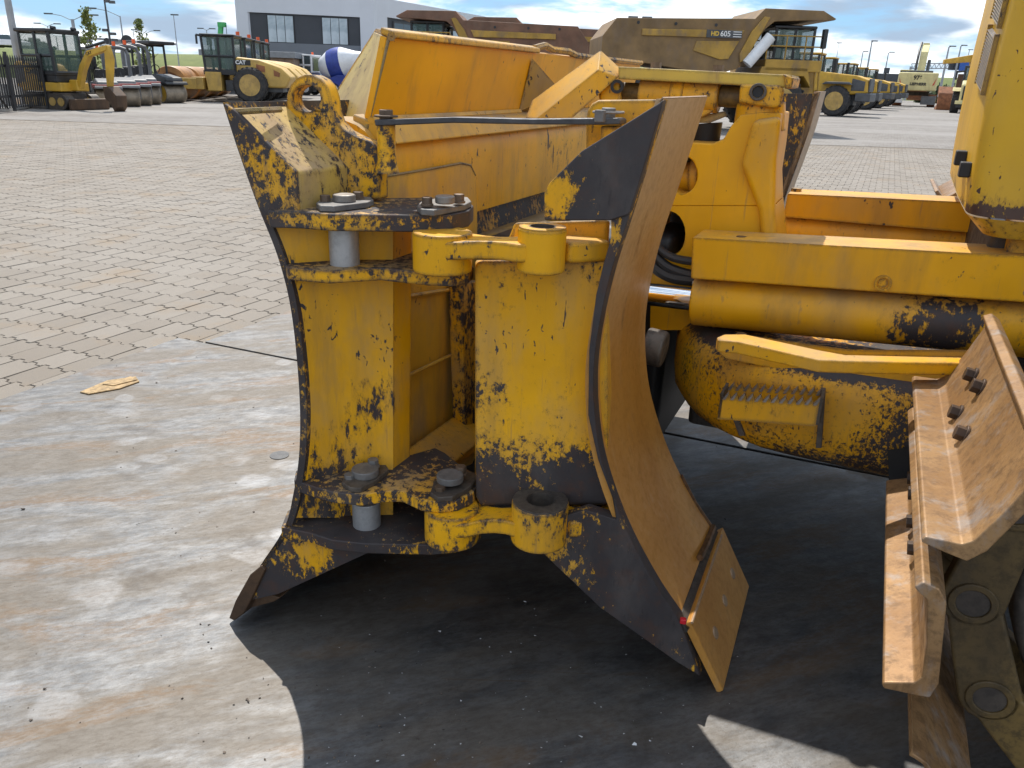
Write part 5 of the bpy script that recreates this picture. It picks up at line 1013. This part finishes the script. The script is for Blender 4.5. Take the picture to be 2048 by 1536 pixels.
# ---- articulated truck facing the camera, and the machines behind it
p = at_dist(1944, 205, 82); v = V('articulated_truck', 'cream articulated truck facing this way with black grille, right of the excavator', 'dump truck', (p[0], p[1], ZP), 243, 1.0)
v.side('bonnet', 'cream_paint', [(1.2, 1.2), (1.2, 2.6), (2.9, 2.45), (3.2, 2.2), (3.2, .9), (1.2, .9)], -1.05, 1.05, bevel=.12)
gr = v.box('radiator_grille', 'text_black', (3.19, 3.26), (-.88, .88), (1.05, 2.12), bevel=.02)
for z in np.arange(1.15, 2.1, .14): v.box('grille_bar', 'dark_grey', (3.26, 3.29), (-.8, .8), (float(z), float(z)+.05), u=gr, bevel=0)
v.box('bumper', 'cream_paint', (3.0, 3.5), (-1.3, 1.3), (.72, .98)); v.box('bumper_step', 'text_black', (2.9, 3.3), (-1.2, 1.2), (.45, .72))
v.cab((-.3, 1.25), (-1.0, 1.0), (2.0, 3.62), post=.09, tilt=.1, roof='frame_black'); v.box('cab_base', 'cream_paint', (-.4, 1.3), (-1.05, 1.05), (1.3, 2.0))
for sg in (-1, 1): v.wheel(1.75, sg*1.25, .90, .65); v.wheel(-3.0, sg*1.25, .9, .65); v.bars('mirror', 'frame_black', [((1.2, sg*1.0, 3.3), (1.6, sg*1.6, 3.2)), ((1.6, sg*1.6, 3.3), (1.6, sg*1.6, 2.6))], .08); v.side('fender', 'cream_paint', [(.8, 1.8), (1.1, 2.0), (2.5, 1.95), (2.75, 1.7), (2.4, 1.85), (1.2, 1.88)], sg*1.25-.4, sg*1.25+.4)
v.cyl('exhaust', 'mid_grey', (.9, -.7, 2.5), (.9, -.7, 3.4), .12); v.side('dump_body', 'truck_brown', [(-.8, 1.6), (-.8, 3.1), (-5.5, 3.0), (-6, 1.9), (-3, 1.4)], -1.5, 1.5)
p = at_dist(1893, 205, 92); v = V('excavator_bucket', 'rusty brown bucket standing left of the cream truck', 'bucket', (p[0], p[1], ZP), 250, 1.0)
v.side('bucket_shell', 'drum_rust', [(-.9, .0), (.9, .0), (1.1, .5), (.9, 1.5), (.2, 2.1), (-.5, 2.1), (-.4, 1.6), (.4, 1.2), (.6, .5), (-.9, .12)], -.9, .9, bevel=.03); v.side('bucket_side', 'drum_rust', [(-.9, .0), (.9, .0), (1.1, .5), (.9, 1.5), (.2, 2.1), (-.5, 2.1)], .88, .95)
p = at_dist(1968, 200, 96); v = V('long_boom_excavator', 'yellow excavator with its boom laid forward behind the cream truck', 'excavator', (p[0], p[1], ZP), 168, 1.0)
for sg in (-1, 1): v.crawler(-2.2, 2.2, sg*1.3-.3, sg*1.3+.3, 1.0)
v.box('body', 'machine_gold', (-2.6, 1.4), (-1.4, 1.4), (1.2, 2.6), bevel=.1); v.cab((-.2, 1.4), (.3, 1.3), (2.2, 4.0), post=.08)
v.side('boom', 'machine_gold', [(1.0, 2.4), (1.3, 4.6), (1.9, 5.1), (4.4, 4.6), (4.4, 4.2), (2.0, 4.4), (1.6, 2.4)], -.3, .3, bevel=.04); v.side('dipper_arm', 'machine_gold', [(-3.5, 5.6), (2.0, 5.1), (2.0, 4.75), (-3.5, 5.3)], .3, .6, bevel=.03)

# ---- office building
B1 = thing('office_building', 'white framed office block with dark upper floor and tall windows', 'building', (0, 0, 0))
DB = 80.0
BL, BR = at_dist(497, 180, DB), at_dist(752, 178, DB); BL[2] = BR[2] = 0
ex = (BR-BL)/np.linalg.norm(BR-BL); W_ = np.linalg.norm(BR-BL); dpt = np.array([13.4, 31.3, 0]); ey = dpt/np.linalg.norm(dpt)
B1.location = [float(c) for c in (BL+BR)/2]
def bp(u, v_, z): return BL+ex*u+ey*v_+zv*z
def bbox(n, m, u0, u1, v0, v1, z0, z1, par=None): return MB().hull([bp(u, v_, z) for u in (u0, u1) for v_ in (v0, v1) for z in (z0, z1)]).build(n, m, par or B1)
def zat(py, px=620): return float(at_dist(px, py, DB)[2])
zr, zw1, zw0, zb1 = zat(-14), zat(30), zat(88), zat(112)
MB().ext([bp(.15, .25, -.1), bp(W_-.25, .25, -.1), bp(W_-.25, .25, zr-.3), bp(.15, .25, zr-.3)], ey*33.9).build('wall', 'wall_dark', B1)
bbox('frame_left', 'wall_white', -.55, .45, 0, .5, -.1, zr); bbox('frame_top', 'wall_white', .452, W_-1.25, 0, .5, zw1, zr); bbox('frame_right', 'wall_white', W_-1.248, W_+.02, 0, .5, -.1, zr)
bbox('facade_band', 'wall_band', .452, W_-1.25, .1, .4, zat(113), zat(88))
def window(u0, u1, z0, z1):
    f = bbox('window', 'frame_black', u0, u1, .14, .24, z0, z1); n_ = 3; w_ = (u1-u0-.08)/n_
    for k in range(n_): bbox('pane', 'pale_glass', u0+.05+k*w_+.03, u0+.05+(k+1)*w_-.03, .10, .13, z0+.06, z1-.10, f)
pxm = W_/(752-497)
window((541-497)*pxm, (592-497)*pxm, zat(88), zat(32)); window((646-497)*pxm, (698-497)*pxm, zat(88), zat(32))
window((505-497)*pxm, (575-497)*pxm, .3, zat(115)); window((590-497)*pxm, (700-497)*pxm, .3, zat(115))
# long side facade, running away to the right
s0 = W_+.02
def sbox(n, m, v0, v1, o0, o1, z0, z1, par=None): return MB().hull([bp(s0-o, v_, z) for v_ in (v0, v1) for o in (o0, o1) for z in (z0, z1)]).build(n, m, par or B1)
sbox('frame_top', 'wall_white', 502e-3, 34.0, 0, .4, zr-1.55, zr); sbox('frame_end', 'wall_white', .502, 2.2, 0, .4, -.1, zr-1.552); sbox('frame_end', 'wall_white', 32.6, 34.0, 0, .4, -.1, zr-1.552)
for v0, v1 in ((3.5, 8.5), (12.0, 17.0), (21, 26)):
    f = sbox('window', 'frame_black', v0, v1, .10, .22, zw0, zr-1.8)
    for k in range(3): sbox('pane', 'pale_glass' if v0 > 8 else 'window_glass', v0+.1+k*(v1-v0-.1)/3, v0+(k+1)*(v1-v0-.1)/3, .06, .09, zw0+.1, zr-1.95, f)
bbox('roof', 'shed_roof', .0, W_-.1, 0.5, 33.8, zr-.28, zr-.2)
MB().hull([bp(s0-o, v_, z) for v_ in (34.0, 39) for o in (.3, 6) for z in (-.1, zr-1.3)]).build('rear_block', 'wall_white', B1)
# ---- low grey-roofed shed
SHp = at_dist(528, 170, 64); v = V('site_shed', 'low shed with grey sloping roof and brown boards behind the compactors', 'shed', (SHp[0], SHp[1], ZP), 4, 1.0)
v.box('wall', 'shed_wall', (-4, 2.2), (0, 5), (0, 2.5), bevel=0); v.plan('roof', 'shed_roof', [(-4.3, -.3), (2.4, -.3), (2.4, 5.3), (-4.3, 5.3)], 2.5, 2.9, bevel=.02); v.box('door', 'dark_grey', (-3.4, -1.0), (-.05, -.01), (0, 2.2), bevel=0)
for k in range(6): v.box('board', 'shed_wall', (-.8+k*.48, -.8+k*.48+.44), (-.04, -.005), (.05, 2.45), bevel=.01)

# ---- palisade fence, kerb, concrete foot and the lamp pole beside it
F0, F1 = at_dist(-60, 200, 32.5), at_dist(205, 200, 42); F0[2] = F1[2] = 0; fd = F1-F0; fl = np.linalg.norm(fd); fd /= fl
FN = thing('palisade_fence', 'black steel palisade fence along the left edge of the yard', 'fence', (F0+F1)/2); fo = (F0+F1)/2
me_pl = None
for k in range(int(fl/.16)):
    if me_pl is None:
        o = MB().hull([(x, y, 0.1) for x in (-.035, .035) for y in (-.015, .015)]+[(x, y, 1.75) for x in (-.035, .035) for y in (-.015, .015)]+[(0, 0, 1.88)]).build('paling', 'fence_black', FN, local=True, smooth=False); me_pl = o.data
    else: o = bpy.data.objects.new('paling', me_pl); COL.objects.link(o); o.parent = FN
    q_ = F0+fd*.16*k-fo; o.location = (q_[0], q_[1], 0); o.rotation_euler = (0, 0, math.atan2(fd[1], fd[0]))
nf = np.array([-fd[1], fd[0], 0])
for z in (.45, 1.45): MB().hull([F0-nf*.05+zv*z, F1-nf*.05+zv*z, F0-nf*.05+zv*(z+.08), F1-nf*.05+zv*(z+.08), F0-nf*.02+zv*z, F1-nf*.02+zv*z, F0-nf*.02+zv*(z+.08), F1-nf*.02+zv*(z+.08)]).build('rail', 'fence_black', FN)
for k in np.arange(0, fl, 2.5): q_ = F0+fd*float(k); MB().cyl(q_-nf*.1, q_-nf*.1+zv*1.95, .06, n=8).build('post', 'fence_black', FN)
MB().hull([F0+fd*2.0-nf*.1+zv*.1, F0+fd*2.1-nf*.1+zv*.1, F0+fd*.4-nf*.1+zv*1.4, F0+fd*.5-nf*.1+zv*1.4, F0+fd*2.0-nf*.18+zv*.1, F0+fd*.4-nf*.18+zv*1.4]).build('brace', 'fence_black', FN)
K0, K1, K2 = g(-80, 229, ZP), g(20, 223, ZP), g(96, 210, ZP)
kb = MB()
kd = (K2-K1)/np.linalg.norm(K2-K1); kn = np.array([-kd[1], kd[0], 0])
kb.ext([K0, K1, K1+kn*.3, K0+kn*.3], zv*.13).build('kerb', 'concrete', None, bevel=.02)['kind'] = 'structure'
MB().ext([K1+kd*.01, K2+kd*4, K2+kd*4+kn*.3, K1+kd*.01+kn*.3], zv*.13).build('kerb', 'concrete', None, bevel=.02)['kind'] = 'structure'
tag(MB().ext([K0+kn*.302, K1+kn*.302, K2+kd*4+kn*.302, K2+kd*4+kn*9, K0+kn*9], zv*.10).build('verge', 'soil'), kind='structure')
p = g(11, 219, ZP); tag(MB().hull([(p[0]+x, p[1]+y, ZP+z) for x, y, z in [(-.32, -.32, .0), (.32, -.32, 0), (.32, .32, 0), (-.32, .32, 0), (-.2, -.2, .9), (.2, -.2, .9), (.2, .2, .9), (-.2, .2, .9)]]).build('concrete_block', 'concrete', bevel=.02), 'pale concrete block standing in front of the black fence', 'block')
p = g(53, 213, ZP)
tag(MB().lathe(p, p+zv*9, [(0, .16), (.02, .15), (1, .085)], 16).build('light_mast', 'pole_pale'), 'thick pale light mast rising out of frame by the fence', 'mast')

# ---- street lamps and other masts: px of the head, D metres away, arm (px to the side) and number of arms
def lamp(px, py, D_, arms, label, h0=0.0, r=.07, name='street_lamp'):
    top = at_dist(px, py, D_); base_ = np.array([top[0], top[1], h0]); H_ = top[2]-h0
    L_ = thing(name, label, 'street lamp', base_, 0, 'street lamps beyond the yard')
    MB().lathe(base_, base_+zv*H_, [(0, r*1.5), (1, r*.7)], 8).build('pole', 'lamp_grey', L_)
    for s_1, w_ in arms:
        MB().tube([base_+zv*(H_-.05), base_+zv*(H_+abs(w_)*.18)+np.array([w_*.5, 0, 0]), base_+zv*(H_+abs(w_)*.25)+np.array([w_, 0, 0])], r*.5, 6).build('arm', 'lamp_grey', L_)
        c_ = base_+zv*(H_+abs(w_)*.25)+np.array([w_*1.1, 0, 0]); MB().hull([c_+np.array([x*.38, y*.14, z*.06]) for x in (-1, 1) for y in (-1, 1) for z in (-1, 1)]).build('lamp_head', 'dark_grey', L_)
    return L_
D2 = 95
lamp(95, 52, 120, [(1, 1.1), (-1, -1.1)], 'double-armed street lamp left of the twin arms, farthest left', 1.5)
lamp(144, 40, 95, [(1, 2.0), (-1, -2.0)], 'wide double-armed street lamp above the small excavator', 1.5)
lamp(112, 72, 130, [(-1, -1.0)], 'short single lamp between the two leftmost double lamps', 1.5)
lamp(240, 32, 85, [(-1, -2.2)], 'tall lamp with one long arm to the left, by the camera mast', 1.5)
lamp(266, 60, 110, [(1, .6)], 'thin straight mast left of the second young tree', 1.5, .05)
lamp(292, 66, 120, [(1, 1.3), (-1, -1.3)], 'double-armed lamp behind the second young tree', 1.5)
lamp(347, 30, 100, [(1, .1)], 'bare tall needle mast above the big compactor cab', 1.5, .05)
lamp(413, 60, 120, [(1, .7), (-1, -.7)], 'small twin-headed lamp left of the green crane', 1.5)
lamp(472, 82, 130, [(-1, -1.3)], 'single lamp just left of the office building', 1.5)
lamp(1280, 38, 70, [(1, .5), (-1, -.5)], 'twin floodlight mast above the dump truck body', 1.0)
lamp(1726, 104, 150, [(1, .4)], 'short lamp left of the tallest right-hand lamp', 1.0, .1)
lamp(1744, 83, 125, [(1, .3)], 'tall leaning-looking lamp above the loaders', 1.0, .12)
lamp(1777, 106, 150, [(1, .5)], 'lamp with small head left of the pale excavator boom', 1.0, .1)
lamp(1898, 94, 120, [(1, .4)], 'tall lamp right of the pale excavator', 1.0, .12)
lamp(1922, 92, 135, [(1, .4)], 'lamp between the gantry sign lights and the hood', 1.0, .12)
lamp(1939, 100, 170, [(1, .2)], 'faint thin mast nearest the yellow hood', 1.0, .08)
lamp(1678, 86, 140, [(1, .05)], 'needle mast right of the dump truck mirrors', 1.0, .05)
# camera mast
top = at_dist(209, 2, 60); MB_ = thing('camera_mast', 'dark camera mast with several small cameras above the rollers', 'mast', (top[0], top[1], 0))
q_ = np.array([top[0], top[1], 0]); MB().lathe(q_, q_+zv*top[2], [(0, .10), (1, .05)], 8).build('pole', 'dark_grey', MB_)
for dz, dx in ((0, .15), (-.05, .45), (-1.65, -.2), (-1.85, .25), (-2.2, .3)): MB().hull([q_+zv*(top[2]+dz)+np.array([dx+x*.16, y*.1, z*.08]) for x in (-1, 1) for y in (-1, 1) for z in (-1, 1)]).build('camera', 'dark_grey', MB_)
# railway-style barrier portal with round plates
pa, pb = at_dist(150, 74, 72), at_dist(352, 88, 72); G_ = thing('barrier_portal', 'long thin portal bar with two round dark discs behind the rollers', 'gantry', (pa[0], pa[1], 0))
MB().cyl((pa[0], pa[1], 0), pa+zv*1.2, .12, n=8).build('post', 'lamp_grey', G_); MB().cyl(pa+zv*.0, pb, .09, n=8).build('bar', 'lamp_grey', G_)
for z0 in (.0, -.65): MB().hull([pa+np.array([x, y, z0+z]) for x in (0, 1.2) for y in (-.04, .04) for z in (-.4, 0)]).build('sign_panel', 'mid_grey', G_)
for px, rr_ in ((214, .22), (254, .42)): c_ = at_dist(px, 82, 71.5); MB().lathe(c_-np.array([0, .06, 0]), c_+np.array([0, .06, 0]), [(0, rr_), (1, rr_)], 20).build('disc', 'frame_black', G_)
# highway gantry on the right
pa, pb = at_dist(1822, 133, 165), at_dist(1935, 132, 165); H_ = thing('sign_gantry', 'lattice highway gantry with dark signal boxes right of the pale excavator', 'gantry', (pa[0], pa[1], 0))
mb = MB()
for dz in (-.35, .45): mb.tube([pa+zv*dz, pb+zv*dz], .09, 5)
for k in range(24): a_, b_ = pa+(pb-pa)*k/24, pa+(pb-pa)*(k+1)/24; mb.tube([a_+zv*(-.35 if k % 2 else .45), b_+zv*(.45 if k % 2 else -.35)], .05, 4)
mb.build('truss', 'lamp_grey', H_)
for px in (1906, 1917): c_ = at_dist(px, 130, 164); MB().hull([c_+np.array([x*.65, y*.2, z*.8]) for x in (-1, 1) for y in (-1, 1) for z in (-1, 1)]).build('signal_box', 'sign_dark', H_)
c_ = at_dist(1946, 131, 164); MB().hull([c_+np.array([x*2.2, y*.1, z*1.1]) for x in (-1, 1) for y in (-1, 1) for z in (-1, 1)]).build('route_sign', 'sign_blue', H_)
for q_ in (pa, pb): MB().cyl((q_[0], q_[1], 0), q_, .2, n=6).build('post', 'lamp_grey', H_)
c_ = at_dist(1770, 160, 140); sb = thing('back_of_sign', 'dark stepped sign panel seen from behind left of the pale excavator', 'sign', (c_[0], c_[1], 0))
MB().hull([c_+np.array([x*1.9, y*.1, z]) for x in (-1, 1) for y in (-1, 1) for z in (-1.5, .9)]).build('panel', 'sign_dark', sb); MB().hull([c_+np.array([x*.4, y*.1, z]) for x in (-1, 1) for y in (-1, 1) for z in (.92, 1.7)]).build('top_panel', 'sign_dark', sb); MB().cyl((c_[0], c_[1]+.3, 0), c_+np.array([0, .3, 0]), .12, n=8).build('post', 'lamp_grey', sb)
# green crane
c0, c1 = at_dist(433, 84, 74), at_dist(442, 50, 74); cr_ = thing('mobile_crane', 'light green crane boom with hook rising behind the compactors', 'crane', (c0[0], c0[1], 0))
MB().hull([c0+np.array([x*.17, y*.2, -1.6]) for x in (-1, 1) for y in (-1, 1)]+[c1+np.array([x*.15, y*.2, 0]) for x in (-1, 1) for y in (-1, 1)]).build('boom', 'crane_green', cr_); MB().hull([c1+np.array([x, y*.25, z]) for x in (-.2, .36) for y in (-1, 1) for z in (-.15, .2)]).build('boom_head', 'crane_green', cr_)
h_ = c1+np.array([.40, 0, 0]); MB().tube([h_, h_-zv*1.2], .025, 5).build('rope', 'frame_black', cr_); MB().lathe(h_-zv*1.2, h_-zv*1.75, [(0, .08), (.3, .18), (.7, .18), (1, .05)], 8).build('hook_block', 'roller_red', cr_)
MB().hull([(c0[0]+x, c0[1]+y, z) for x in (-3, 1.4) for y in (-1, 1) for z in (.4, 1.3)]).build('carrier', 'dark_grey', cr_)

# ---- grass embankment, distant trees, cars on the road above
N = NT('grass'); P = N.pos(); k = N.noise(N.mapv(P, scale=(1, 1, 2)), .6, 7, .7); N.p(Base_Color=N.mix(k, (0.055, 0.085, 0.018), (0.20, 0.22, 0.06)), Roughness=.9)
def berm(name, x0, x1, y0, h, n_=60):
    R = []
    rs_ = random.Random(5); prof = [(0, -.05), (4, h*.55), (8, h*.95), (11, h), (40, h), (60, h-.3)]
    xs = np.linspace(x0, x1, n_)
    hs = [1+.06*rs_.uniform(-1, 1) for _ in xs]
    for dy, z in prof: R.append([(x, y0+dy+rs_.uniform(-.4, .4), z*hh_ if z > 0 else z) for x, hh_ in zip(xs, hs)])
    o = MB().grid(R).build(name, 'grass'); o['kind'] = 'structure'; return o
berm('grass_embankment', -260, 20, 98, 3.35); berm('grass_bank', 60, 330, 152, 4.0)
LM = {}
def m_leaf(name, c0, c1):
    N = NT(name); r_ = N.n('ShaderNodeNewGeometry').outputs['Random Per Island']
    N.p(Base_Color=N.mix(r_, c0, c1), Roughness=.6, Specular_IOR_Level=.3); return MATS[name]
m_leaf('leaf_fresh', (0.07, 0.10, 0.02), (0.20, 0.22, 0.05)); m_leaf('leaf_dark', (0.018, 0.032, 0.012), (0.065, 0.085, 0.03))
def tree(name, label, base_, h, w_, mat, n_=420, trunk=.22, leaf=.20, group=None, seed=1, shape='column'):
    rs_ = random.Random(seed); T_ = thing(name, label, 'tree', base_, 0, group); b0 = np.array(base_, float)
    mb = MB(); mb.lathe(b0, b0+zv*h*.95, [(0, .09*h/6), (.4, .06*h/6), (1, .012)], 8)
    for k in range(12):
        z = h*(trunk+.7*k/12); a = k*2.4; d_ = np.array([math.cos(a), math.sin(a), .9]); ln = w_*.7*(1-k/14); mb.tube([b0+zv*z, b0+zv*z+d_*ln*.6, b0+zv*z+d_*ln], .02*h/6, 5)
    mb.build('trunk', 'bark', T_)
    V_, F_ = [], []
    cl = [(rs_.uniform(trunk, 1.0), rs_.random()*6.283, rs_.uniform(.3, 1.0)) for _ in range(34)]
    for i in range(n_):
        f, a, q0 = cl[i % len(cl)]
        f2 = min(1.03, max(trunk*.8, f+rs_.gauss(0, .035)))
        prof = (math.sin(math.pi*min(1, (f2-trunk*.6)/(1.05-trunk*.6))**.55)**1.3) if shape == 'column' else math.sqrt(max(0, 1-((f2-.62)/.42)**2))
        r0 = w_*.5*max(.08, prof)*q0; c_ = np.array([math.cos(a)*r0+rs_.gauss(0, w_*.07), math.sin(a)*r0+rs_.gauss(0, w_*.07), h*f2])
        u = Vector((rs_.gauss(0, 1), rs_.gauss(0, 1), rs_.gauss(0, 1))).normalized(); w2 = u.orthogonal().normalized(); s_1 = leaf*rs_.uniform(.6, 1.3); o0 = len(V_)
        for x, y in ((-1, 0), (0, -.55), (1, 0), (0, .55)): V_.append(tuple(c_[j]+(u[j]*x+w2[j]*y)*s_1 for j in range(3)))
        F_.append((o0, o0+1, o0+2, o0+3))
    me_ = bpy.data.meshes.new('crown'); me_.from_pydata(V_, [], F_); me_.materials.append(MATS[mat]); o = bpy.data.objects.new('crown', me_); COL.objects.link(o); o.parent = T_
    return T_
pt1, pt2 = at_dist(187, 130, 62), at_dist(287, 130, 74)
def htop(px, py, D_): return float(at_dist(px, py, D_)[2])
tree('young_tree', 'slim young tree behind the red rollers, left of the camera mast', (pt1[0], pt1[1], 0), htop(181, 26, 62)+.2, 1.75, 'leaf_fresh', 620, .28, .12, 'young trees behind the rollers', 3)
tree('young_tree', 'slim young tree right of the camera mast, above the canopied roller', (pt2[0], pt2[1], 0), htop(283, 48, 74)+.2, 1.8, 'leaf_fresh', 560, .30, .13, 'young trees behind the rollers', 8)
labs = ['dark tree at the left edge beyond the embankment', 'rounded far tree right of the left-edge one', 'low far tree left of the light mast', 'far bushy tree behind the light mast', 'far tree right of the light mast', 'small far tree above the small excavator cab', 'far tree over the embankment between mast and excavator']
for i, (px, py, wd) in enumerate([(2, 84, 8), (22, 80, 7), (40, 86, 6), (52, 88, 6), (70, 84, 4), (78, 82, 4), (86, 90, 5)]):
    q_ = at_dist(px, 120, 190+7*i); tree('distant_tree', labs[i], (q_[0], q_[1], 0), htop(px, py, 190+7*i), wd*1.3, 'leaf_dark', 700, .3, .75, 'trees far beyond the embankment', 20+i, 'round')
hedge = MB(); rs_ = random.Random(11); Vv, Ff = [], []
for i in range(2600):
    px = rs_.uniform(1838, 1935); D_ = rs_.uniform(140, 148); q_ = at_dist(px, 170, D_); z = abs(rs_.gauss(0, .8)); o0 = len(Vv); u = Vector((rs_.gauss(0, 1), rs_.gauss(0, 1), rs_.gauss(0, 1))).normalized(); w2 = u.orthogonal()
    for x, y in ((-1, 0), (0, -.6), (1, 0), (0, .6)): Vv.append((q_[0]+(u[0]*x+w2[0]*y)*.4, q_[1]+(u[1]*x+w2[1]*y)*.4, z+(u[2]*x+w2[2]*y)*.4))
    Ff.append((o0, o0+1, o0+2, o0+3))
hedge.bm.free(); me_ = bpy.data.meshes.new('scrub'); me_.from_pydata(Vv, [], Ff); me_.materials.append(MATS['leaf_dark']); o = bpy.data.objects.new('scrub', me_); COL.objects.link(o); tag(o, 'dark scrub at the foot of the right-hand embankment', kind='stuff')
def car(label, px, D_, z):
    q_ = at_dist(px, 110, D_); v = V('distant_car', label, 'car', (q_[0], q_[1], z), 0, 1.0, 'cars on the road above the embankment')
    v.side('car_body', 'car_white', [(-2.1, .3), (-2.1, .8), (-1.2, .95), (1.2, .9), (2.1, .7), (2.1, .3)], -.85, .85, bevel=.05); v.side('car_windows', 'window_glass', [(-1.6, .9), (-1.0, 1.42), (.5, 1.42), (1.2, .9)], -.78, .78, bevel=.04)
    for x in (-1.3, 1.3): v.cyl('wheel', 'tyre', (x, -.88, .32), (x, .88, .32), .32)
car('white car on the road left of the light mast', 22, 118, 3.2); car('white car on the road above the small excavator', 240, 120, 3.2)
